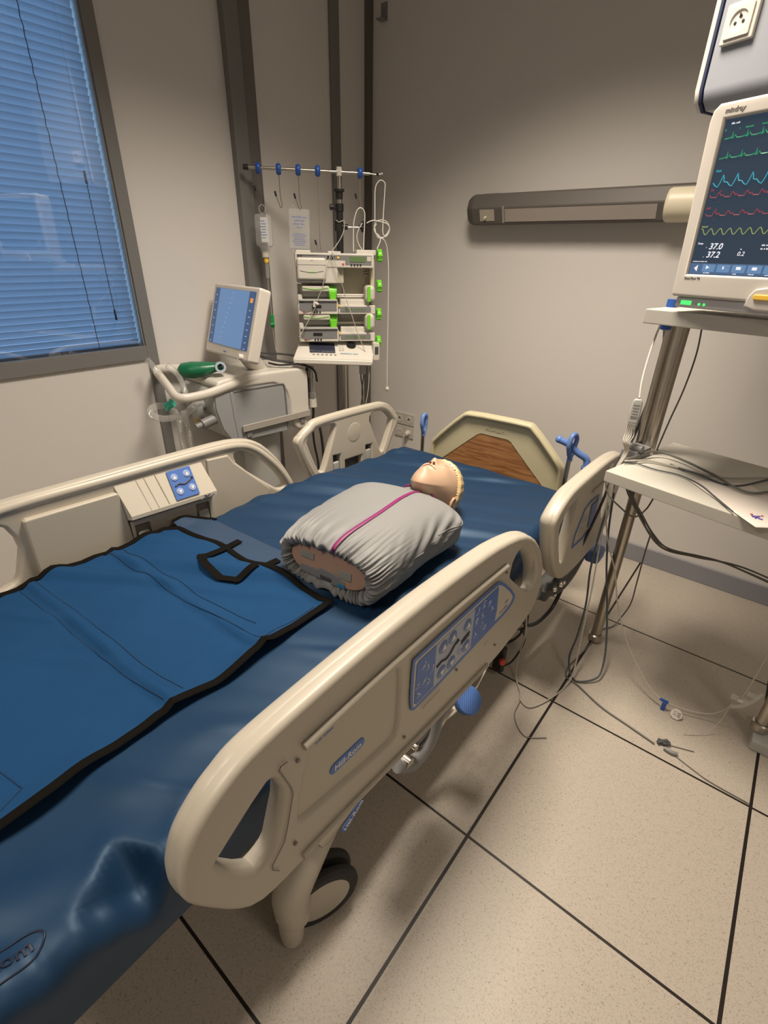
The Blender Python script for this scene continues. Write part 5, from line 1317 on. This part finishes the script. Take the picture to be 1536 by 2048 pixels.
# side profile (depth, z) extruded along the width
sec = [(-.30, 1.80), (-.27, 1.772), (-.03, 1.772), (-.008, 1.79), (0, 1.815), (0, CEIL - .002), (-.30, CEIL - .002)]
mm = Matrix((( nm.x, 0, exm.x, PO.x + exm.x * .16), (nm.y, 0, exm.y, PO.y + exm.y * .16), (0, 1, 0, 0), (0, 0, 0, 1)))
obj('housing', G().poly(sec, (), .36, .003, mm), 'pendant', pd_)
m2 = Matrix((( nm.x, 0, exm.x, PO.x - exm.x * .026), (nm.y, 0, exm.y, PO.y - exm.y * .026), (0, 1, 0, 0), (0, 0, 0, 1)))
obj('seal', G().poly([(a + (.003 if a > -.1 else -.003), z_ - (.003 if z_ < 2 else 0)) for a, z_ in sec], (), .008, .002, m2), 'pseam', pd_)
m3 = Matrix((( nm.x, 0, exm.x, PO.x - exm.x * .038), (nm.y, 0, exm.y, PO.y - exm.y * .038), (0, 1, 0, 0), (0, 0, 0, 1)))
obj('side_cheek', G().poly([(a, z_) for a, z_ in sec], (), .016, .006, m3), 'offwhite', pd_)
SKM = PM @ Matrix.Translation((.037, 1.932, 0)) 
sk = thing('mains_socket', 'square white round-well mains socket on the pendant face', 'socket', SKM @ V((0, 0, 0)), AM)
obj('face_plate', G().poly(rr(.078, .078, .004), (), .012, .003, SKM @ Matrix.Translation((0, 0, .006))), 'white', sk)
obj('socket_insert', G().poly(rr(.060, .060, .003), [[(.021 * math.cos(R(a)), .021 * math.sin(R(a))) for a in range(0, 360, 12)]], .006, .001, SKM @ Matrix.Translation((0, 0, .0135))), 'white', sk)
obj('socket_well', G().lathe([(0, .0125), (.020, .0125), (.0215, .016)], SKM @ V((0, 0, 0)), nm, 28), 'offwhite', sk)
g = G()
for u in (-.0095, .0095): g.cyl(SKM @ V((u, -.002, .012)), SKM @ V((u, -.002, .0135)), .0034, 12)
g.cyl(SKM @ V((.0, .009, .012)), SKM @ V((0, .009, .0135)), .003, 12)
obj('socket_hole', g, 'hole', sk)
obj('earth_pin', G().cyl(SKM @ V((0.002, .012, .012)), SKM @ V((.002, .012, .018)), .0022, 12), 'chrome', sk)

# patient monitor
MO = V((-.262, 1.501, 0)); MM = frame(MO, exm, nm)     # local x right, y up (height), z towards viewer
mo = thing('patient_monitor', 'cream patient monitor with coloured traces on its screen, standing on the upper shelf', 'monitor', (MO.x + .19, MO.y + .02, 1.30), AM)
def mp(u, v, w=0.0): return MM @ V((u, v, w))
OUT = [(-.026, 1.34), (-.0265, 1.37), (-.043, 1.685), (-.040, 1.705), (-.028, 1.716), (.43, 1.716), (.442, 1.705), (.445, 1.685), (.428, 1.37), (.428, 1.334), (-.020, 1.334)]
SCR = [(0, 1.3845), (-.0086, 1.6855), (.40, 1.6855), (.40, 1.3845)]
obj('bezel', G().poly(OUT, [SCR], .03, .006, MM @ Matrix.Translation((0, 0, -.010))), 'white', mo)
obj('back_shell', G().poly([(u * .97 + .006, v - .003) for u, v in OUT], (), .07, .012, MM @ Matrix.Translation((0, 0, -.062))), 'white', mo)
obj('screen', G().poly([(-.0, 1.380), (-.012, 1.690), (.404, 1.690), (.404, 1.380)], (), .004, .0004, MM @ Matrix.Translation((0, 0, -.004))), 'scr', mo)
SZ = -.0005
obj('screen_footer', G().poly([(.001, 1.386), (.0, 1.4085), (.40, 1.4085), (.40, 1.386)], (), .001, .0001, MM @ Matrix.Translation((0, 0, SZ - .001)), 1), 'scr2', mo)
def trace(P, m_, n_, r=.0009, per=None):
    Q = list(P)
    if per:
        base = list(P); du = per
        for k in range(1, n_):
            Q += [(u + du * k, v) for u, v in base]
    return obj('screen_trace', G().tube([mp(u, v, SZ + .0005) for u, v in Q], r, 5, 1), m_, mo)
E1 = [(0, 1.6497), (.008, 1.6502), (.012, 1.652), (.0150, 1.649), (.0153, 1.661), (.017, 1.6495), (.021, 1.6555), (.025, 1.650)]
trace(E1, 'wg', 13, .0008, .0300)
trace([(u, v - .0355) for u, v in E1], 'wg', 13, .0008, .0300)
CY = [(.0011, 1.5695), (.008, 1.563), (.0130, 1.561), (.0165, 1.568), (.0205, 1.5835), (.023, 1.577), (.0245, 1.571), (.027, 1.5695)]
trace(CY, 'wc', 13, .0010, .0305)
RD = [(.0018, 1.5455), (.006, 1.541), (.017, 1.541), (.0205, 1.5508), (.025, 1.547), (.028, 1.5435)]
trace(RD, 'wr', 13, .0008, .0298)
trace([(u + .002, v - .0358) for u, v in RD], 'wr', 13, .0008, .0298)
YE = [(u * .001, 1.4735 + .0062 * math.sin(u * 2 * math.pi / 21)) for u in range(4, 398, 2)]
trace(YE, 'wy', 1, .0008)
def mscr(s, u, v, size, m_): return obj('screen_text', scrawl(s, size, MM @ Matrix.Translation((u, v, SZ)), .0003, 'LEFT'), m_, mo)
def mtext(s, u, v, size, m_, align='LEFT', sh=.15, bold=False):
    return obj('screen_text', G().text(s, size, MM @ Matrix.Translation((u, v, SZ)), .0002, align, sh, bold), m_, mo)
mtext('37.0', .033, 1.4432, .0175, 'ww', bold=True); mtext('37.2', .032, 1.4262, .0175, 'ww', bold=True); mtext('0.2', .100, 1.4287, .0125, 'ww')
mtext('Temp', .0043, 1.4495, .0055, 'ww', bold=True); mscr('x', .0262, 1.4415, .0035, 'ww'); mscr('x', .0252, 1.422, .0035, 'ww'); mscr('xx', .104, 1.438, .0035, 'ww')
mscr('xxx xxx xxx', .145, 1.446, .005, 'ww'); mscr('xx x xxx', .145, 1.439, .005, 'ww')
mtext('Pleth', .0003, 1.5915, .0060, 'wc', bold=True); mtext('PA', .0006, 1.5555, .0058, 'wr', bold=True); mtext('PAP', .0019, 1.5200, .0058, 'wr', bold=True); mtext('Imped', .0028, 1.4840, .0055, 'wy', bold=True)
mtext('II', -.0045, 1.6655, .0055, 'wg', bold=True); mscr('x', .026, 1.6655, .004, 'wg'); mscr('xxxxxxx', .038, 1.666, .0045, 'wg'); mscr('xxxxxxxxxx', .070, 1.667, .0045, 'wg')
mscr('xx', .023, 1.553, .0035, 'wr'); mscr('x', .024, 1.533, .0035, 'wr'); mscr('xx', .023, 1.518, .0035, 'wr'); mscr('x', .024, 1.498, .0035, 'wr')
mscr('xxx xxx', .006, 1.6765, .0052, 'ww'); mscr('xxxxxxxxxxxx xxxxx xxx', .004, 1.4122, .0032, 'ww')
g = G()
for k in range(9): g.poly(rr(.029, .0155, .002, .046 + .0335 * k, 1.3985), (), .001, .0002, MM @ Matrix.Translation((0, 0, SZ)), 1)
obj('soft_key', g, emis('soft_key_glow', (.12, .22, .38), 1.0), mo)
g = G().poly([(.012, 1.398), (.020, 1.391), (.020, 1.405)], (), .0006, .0001, MM @ Matrix.Translation((0, 0, SZ + .0008)), 1)
g.poly([(.040, 1.3965), (.040, 1.404), (.048, 1.400)], (), .0006, .0001, MM @ Matrix.Translation((0, 0, SZ + .0008)), 1)
for k in range(1, 4): g.box((.046 + .0335 * k, 1.4, SZ + .001), (.010 if k > 1 else .003, .006, .0006), MM)
obj('key_symbol', g, 'ww', mo)
for k, s in enumerate(('xxx xxxxx', '', 'xxxxx', 'xxxxxxx', 'xxxxx')):
    if s: mscr(s, .036 + .0335 * k, 1.3885, .0034, 'ww')
obj('maker_lettering', G().text('mindray', .0125, MM @ Matrix.Translation((.0085, 1.7005, .0055)), .0004, 'CENTER', .1, True), 'inkg', mo)
obj('model_lettering', G().text('BeneView T8', .0070, MM @ Matrix.Translation((-.002, 1.3762, .0055)), .0003, 'LEFT', 0, True), 'inkg', mo)
bs = G().poly(rr(.44, .024, .004, .205, 1.3215), (), .11, .004, MM @ Matrix.Translation((0, 0, -.060)))
base_ = obj('monitor_base', bs, mat('monitor_base_grey', (.58, .57, .57), .4), mo)
g = G(); g.box((.013, 1.3212, -.0045), (.026, .0095, .002), MM, .0005); obj('green_indicator', g, 'ledg', base_)
g = G()
for u in (.046, .058): g.sphere(mp(u, 1.3197, -.005), .0030)
obj('green_led', g, 'ledg', base_)
obj('alarm_housing', G().poly(chaikin([(.155, 1.318), (.157, 1.345), (.172, 1.366), (.25, 1.366), (.25, 1.318)], 1), (), .03, .004, MM @ Matrix.Translation((0, 0, .0))), 'white', mo)
obj('orange_key', G().poly(rr(.035, .010, .004, .188, 1.3455), (), .005, .0015, MM @ Matrix.Translation((0, 0, .0165))), 'yel', mo)
obj('blue_side_plug', G().cyl(SHM @ V((.012, .12, 1.285)), SHM @ V((.012, .12, 1.318)), .014, 14).box((.012, .12, 1.25), (.028, .028, .026), SHM, .008), 'blue', ps)

# sheet of paper on the lower shelf
g = G(); c4 = [V((-.134, 1.628, .8345)), V((.056, 1.402, .8345)), V((.20, 1.48, .8345)), V((.01, 1.72, .8345))]
N_ = 16; vs = []
for j in range(N_ + 1):
    for i in range(N_ + 1):
        u, v = i / N_, j / N_; p = c4[0] * (1 - u) * (1 - v) + c4[1] * u * (1 - v) + c4[2] * u * v + c4[3] * (1 - u) * v
        vs.append(p + V((0, 0, .001 + .006 * max(0, u - .6) ** 2 + .004 * math.sin(v * 3.1) * u)))
g.add(vs, [[j * (N_ + 1) + i, j * (N_ + 1) + i + 1, (j + 1) * (N_ + 1) + i + 1, (j + 1) * (N_ + 1) + i] for j in range(N_) for i in range(N_)])
pp = tag(obj('paper_sheet', g, 'paper'), 'white printed sheet with small coloured figures, overhanging the lower shelf', 'sheet of paper')
pp.modifiers.new('t', 'SOLIDIFY').thickness = .0006
g = G()
for px_, py_ in ((.050, 1.465), (.085, 1.49)):
    q = V((px_, py_, .8395)); a = V((.80, .6, 0)); b_ = V((.6, -.8, 0))
    g.tube([q - a * .010, q, q + a * .010], .0035, 6, 2, flat=.3); g.tube([q + a * .003, q + b_ * .012, q + b_ * .018 + a * .006], .002, 6, 2); g.tube([q, q + b_ * .011 - a * .008], .002, 6, 2)
obj('printed_figure', g, mat('purple_print', (.14, .10, .42), .6), pp)
g = G()
for px_, py_ in ((.040, 1.472), (.062, 1.478), (.094, 1.50)): g.sphere((px_, py_, .8397), .0035, 1, 1, .3)
obj('printed_figure', g, mat('red_print', (.55, .12, .12), .6), pp)

# ---------------------------------------------------------------- leads and cables
def cable(name, label, P, r, m_, cat='cable', more=(), group=None):
    g = G().tube(P, r, 8, 6)
    for q in more: g.tube(q, r, 8, 6)
    return tag(obj(name, g, m_), label, cat, group)
ecg = thing('ecg_lead_set', 'grey heart-trace cable with its junction block, hanging at the left of the shelves', 'ECG cable', (-.335, 1.69, .95))
obj('trunk_cable', G().tube([(-.33, 1.72, 1.262), (-.352, 1.80, 1.225), (-.366, 1.845, 1.18), (-.36, 1.795, 1.121), (-.349, 1.74, 1.069), (-.337, 1.707, 1.027)], .0032, 8, 5), 'wire_l', ecg)
jm = frame((-.334, 1.682, .985), (1, .25, .0), (0.2, -.85, .1))
jb = obj('junction_block', G().poly([(-.014, -.038), (.014, -.038), (.0165, .0), (.015, .034), (.009, .044), (-.009, .044), (-.015, .034), (-.0165, 0)], (), .020, .005, jm), 'lgrey', ecg)
g = G()
for k in range(5): g.box((0, .026 - .009 * k, .0108), (.018, .0016, .0006), jm)
g.box((0, -.012, .0108), (.02, .006, .0006), jm); g.box((0, -.028, .0105), (.026, .0012, .0006), jm)
obj('block_print', g, 'mgrey', ecg)
g = G()
for k in range(5):
    d = (k - 2) * .0045
    g.tube([jm @ V((d, -.036, 0)), jm @ V((d * 1.4, -.07, .003)), V((-.33 + d, 1.645, .90)), V((-.324 + d * .6, 1.652, .865)), V((-.335 + d * .5, 1.62, .80)), V((-.33 + d, 1.61, .72 - .01 * k))], .0017, 6, 5)
obj('lead_wires', g, 'wire_l', ecg)
cable('monitor_cable', 'dark blue-grey monitor cable running down the left steel tube', [V(p) for p in [(-.335, 1.72, 1.262), (-.352, 1.90, 1.20), (-.342, 1.91, 1.10), (-.338, 1.853, .963), (-.340, 1.786, .863), (-.345, 1.70, .775), (-.335, 1.64, .66), (-.338, 1.64, .56), (-.335, 1.63, .42), (-.32, 1.63, .27), (-.315, 1.60, .14), (-.318, 1.57, .055), (-.290, 1.535, .008), (-.255, 1.52, .006), (-.205, 1.57, .02), (-.205, 1.62, .06), (-.225, 1.66, .14), (-.262, 1.70, .26), (-.30, 1.715, .40), (-.325, 1.71, .55), (-.338, 1.70, .70)]], .0036, 'wire_d')
cable('monitor_cable', 'black monitor cable behind the left steel tube', [V(p) for p in [(-.33, 1.80, 1.262), (-.335, 1.86, 1.12), (-.338, 1.83, .95), (-.355, 1.72, .80), (-.355, 1.66, .70), (-.37, 1.64, .58), (-.40, 1.66, .45), (-.46, 1.72, .37)]], .0045, 'black')
cable('temperature_cable', 'thin brown-grey cable hanging right of the left steel tube above the lower shelf', [V(p) for p in [(-.24, 1.80, 1.262), (-.235, 1.83, 1.16), (-.24, 1.83, 1.05), (-.252, 1.82, .95), (-.262, 1.81, .85), (-.262, 1.83, .838)]], .0026, 'wire_m')
cable('shelf_cable', 'light grey cable arching across the top of the lower shelf', [V(p) for p in [(-.322, 1.645, .845), (-.303, 1.660, .850), (-.275, 1.735, .855), (-.238, 1.777, .850), (-.176, 1.761, .846), (-.113, 1.715, .846), (-.073, 1.683, .846), (-.015, 1.622, .846), (.029, 1.614, .845), (.08, 1.68, .845), (.16, 1.78, .845)]], .0036, 'wire_m')
cable('shelf_cable', 'grey cable lying along the back of the lower shelf into the frame edge', [V(p) for p in [(-.32, 1.64, .84), (-.293, 1.659, .842), (-.259, 1.698, .840), (-.202, 1.703, .838), (-.134, 1.699, .838), (-.081, 1.698, .838), (-.026, 1.727, .838), (.05, 1.799, .838), (.12, 1.84, .838)]], .0034, 'wire_l')
cable('shelf_cable', 'dark thin cable crossing the lower shelf to the edge of the paper', [V(p) for p in [(-.318, 1.625, .842), (-.288, 1.650, .838), (-.226, 1.638, .837), (-.163, 1.640, .837), (-.10, 1.60, .8385), (-.05, 1.53, .839), (.0, 1.455, .840)]], .0020, 'wire_d')
cable('shelf_cable', 'dark grey cable curving over the middle of the lower shelf', [V(p) for p in [(-.20, 1.72, .836), (-.163, 1.695, .838), (-.106, 1.676, .839), (-.05, 1.648, .839), (-.004, 1.671, .838), (.052, 1.777, .838), (.10, 1.86, .838)]], .0030, 'wire_d')
cable('looped_cable', 'thin grey cable forming a small loop beneath the lower shelf', [V(p) for p in [(-.345, 1.62, .83), (-.350, 1.60, .78), (-.334, 1.597, .735), (-.292, 1.597, .703), (-.245, 1.615, .673), (-.222, 1.647, .693), (-.213, 1.676, .727), (-.20, 1.70, .79)]], .0026, 'wire_m')
bund = thing('cable_bundle', 'brown-grey twisted cable bundle sagging below the lower shelf to the right', 'cable bundle', (-.1, 1.8, .5))
for k in range(3):
    o_ = [V((.004 * math.cos(2.1 * k + j), .004 * math.sin(2.1 * k + j), .004 * math.sin(k * 2 + j * 1.3))) for j in range(9)]
    P = [V(p) + o_[j] for j, p in enumerate([(-.30, 1.62, .80), (-.284, 1.634, .749), (-.244, 1.683, .666), (-.196, 1.733, .576), (-.14, 1.80, .506), (-.05, 1.90, .462), (.021, 1.957, .439 + .004 * k), (.103, 2.002, .408 + .008 * k), (.24, 2.06, .36 + .006 * k)])]
    obj('cable_strand', G().tube(P, .0034, 8, 6), 'wire_m', bund)
cable('long_floor_cable', 'grey cable from the cable bundle down behind the column to the floor', [V(p) for p in [(-.196, 1.733, .576), (-.20, 1.77, .47), (-.205, 1.85, .30), (-.212, 1.93, .15), (-.235, 1.97, .04), (-.25, 1.93, .008), (-.282, 1.87, .006), (-.291, 1.74, .006), (-.303, 1.641, .006), (-.312, 1.56, .006), (-.295, 1.511, .006), (-.253, 1.503, .006), (-.153, 1.457, .006), (-.056, 1.436, .006), (.033, 1.417, .006)]], .0026, 'wire_m')
cable('bed_cable', 'thin grey cable hanging from the bed rail and curving over the floor joint crossing', [V(p) for p in [(-.43, 1.26, .50), (-.42, 1.285, .40), (-.44, 1.38, .22), (-.462, 1.42, .08), (-.445, 1.385, .012), (-.40, 1.33, .006), (-.385, 1.299, .006), (-.345, 1.291, .006), (-.308, 1.366, .006), (-.284, 1.466, .006), (-.280, 1.52, .05), (-.295, 1.57, .18), (-.312, 1.62, .36), (-.335, 1.66, .56), (-.34, 1.65, .75)]], .0026, 'wire_l')
cable('bed_cable', 'thin straight light lead stretched from the rail end down to the blue pedal', [V(p) for p in [(-.425, 1.20, .43), (-.43, 1.12, .37), (-.425, 1.0, .30), (-.43, .95, .27)]], .0020, 'wire_l')
cable('black_hose', 'thick black hose curving out beneath the head-end rail', [V(p) for p in [(-.46, 1.36, .30), (-.455, 1.42, .235), (-.455, 1.50, .185), (-.45, 1.58, .165), (-.44, 1.66, .19), (-.43, 1.72, .30)]], .0075, 'black', 'hose')
cable('floor_shadow_arc', 'thin grey strip drawn as a cable shadow arc on the floor, ending near the crossing joints', [V(p) for p in [(-.385, 1.30, .004), (-.37, 1.22, .004), (-.31, 1.17, .004), (-.25, 1.21, .004)]], .0014, 'wire_m')  # thin dark strip stands in for a faint cable shadow on the floor
# pressure line with clamp and tag
pl_ = thing('pressure_line', 'clear pressure line with blue clamp and round white tag, hanging low between the steel feet', 'pressure line', (.03, 1.62, .02))
obj('line', G().tube([V(p) for p in [(-.33, 1.64, .80), (-.335, 1.62, .70), (-.31, 1.64, .56), (-.259, 1.656, .429), (-.223, 1.652, .315), (-.161, 1.643, .184), (-.089, 1.625, .095), (-.032, 1.605, .05), (.012, 1.595, .035), (.037, 1.60, .03), (.087, 1.615, .024), (.147, 1.635, .034), (.18, 1.637, .073), (.197, 1.633, .133), (.209, 1.622, .189), (.216, 1.625, .357), (.22, 1.65, .60), (.22, 1.68, .80)]], .0024, 8, 6), 'wire_l', pl_)
obj('blue_clamp', G().box((.016, 1.595, .037), (.028, .008, .010), None, .003).box((.020, 1.588, .012), (.014, .006, .052), Matrix.Rotation(0, 4, 'Z'), .003), 'blue', pl_)
tm = frame((.063, 1.58, .018), (1, .05, 0), (0, -.8, .6))
obj('white_tag', G().poly([(.019 * math.cos(R(a)), .019 * math.sin(R(a))) for a in range(22, 382, 45)], (), .002, .0006, tm), 'white', pl_)
g = G()
for k in range(3): g.box((-.005, .007 - .006 * k, .0014), (.009, .0016, .0006), tm); g.box((.008, .006 - .006 * k, .0014), (.010, .0036, .0006), tm)
obj('tag_print', g, 'inkg', pl_)
g = G().box((.205, 1.625, .154), (.05, .014, .014), None, .003).box((.232, 1.632, .184), (.035, .012, .012), None, .003).tube([(.19, 1.62, .115), (.215, 1.62, .135), (.235, 1.625, .165), (.25, 1.63, .205)], .006, 8, 3)
obj('transducer', g, 'clear', pl_)
obj('transducer_label', G().box((.207, 1.617, .155), (.014, .002, .012), None, .001), 'white', pl_)
obj('fine_tail', G().tube([V(p) for p in [(.19, 1.62, .115), (.18, 1.60, .05), (.15, 1.56, .008), (.10, 1.52, .005)]], .0010, 6, 5), 'wire_l', pl_)
fc = thing('connector_pair', 'small black and grey snap connectors on the thin cables lying on the floor', 'cable connector', (.075, 1.425, 0))
obj('snap_connector', G().box((.052, 1.436, .008), (.030, .014, .012), Matrix.Identity(4), .003).tube([(.040, 1.425, .008), (.062, 1.446, .014), (.072, 1.44, .008)], .006, 8, 2), 'dgrey', fc)
obj('snap_connector', G().tube([(.062, 1.418, .008), (.084, 1.414, .008), (.100, 1.42, .008)], .0065, 8, 2), 'mgrey', fc)
obj('thin_tail', G().tube([V(p) for p in [(.099, 1.413, .003), (.155, 1.395, .003), (.202, 1.384, .003), (.30, 1.38, .003)]], .0018, 6, 5).tube([V(p) for p in [(.07, 1.443, .004), (.10, 1.455, .003), (.141, 1.470, .003)]], .0014, 6, 4), 'wire_m', fc)
# bed handset hanging under the rail
hs = thing('hand_control', 'black bed handset with a red button, hanging on its cord under the near rail', 'handset', (-.5, 1.38, .10))
obj('handset_body', G().box((-.505, 1.345, .10), (.045, .026, .125), Matrix.Identity(4), .012, 4), 'black', hs)
obj('red_button', G().cyl((-.489, 1.33, .105), (-.480, 1.322, .106), .012, 18), 'rdim', hs)
obj('cord', G().tube([V(p) for p in [(-.50, 1.345, .16), (-.49, 1.37, .20), (-.47, 1.40, .22), (-.45, 1.41, .19), (-.455, 1.42, .13), (-.475, 1.40, .06), (-.49, 1.37, .05), (-.50, 1.345, .045)]], .0035, 8, 5).sphere((-.462, 1.41, .212), .010), 'black', hs)
tag(obj('cable_end', G().tube([V(p) for p in [(-.775, -.075, .64), (-.765, -.06, .645), (-.755, -.07, .64)]], .004, 8, 3).sphere((-.752, -.052, .642), .006), 'white'), 'small white plastic tip on the sheet at the left image edge', 'cable end')
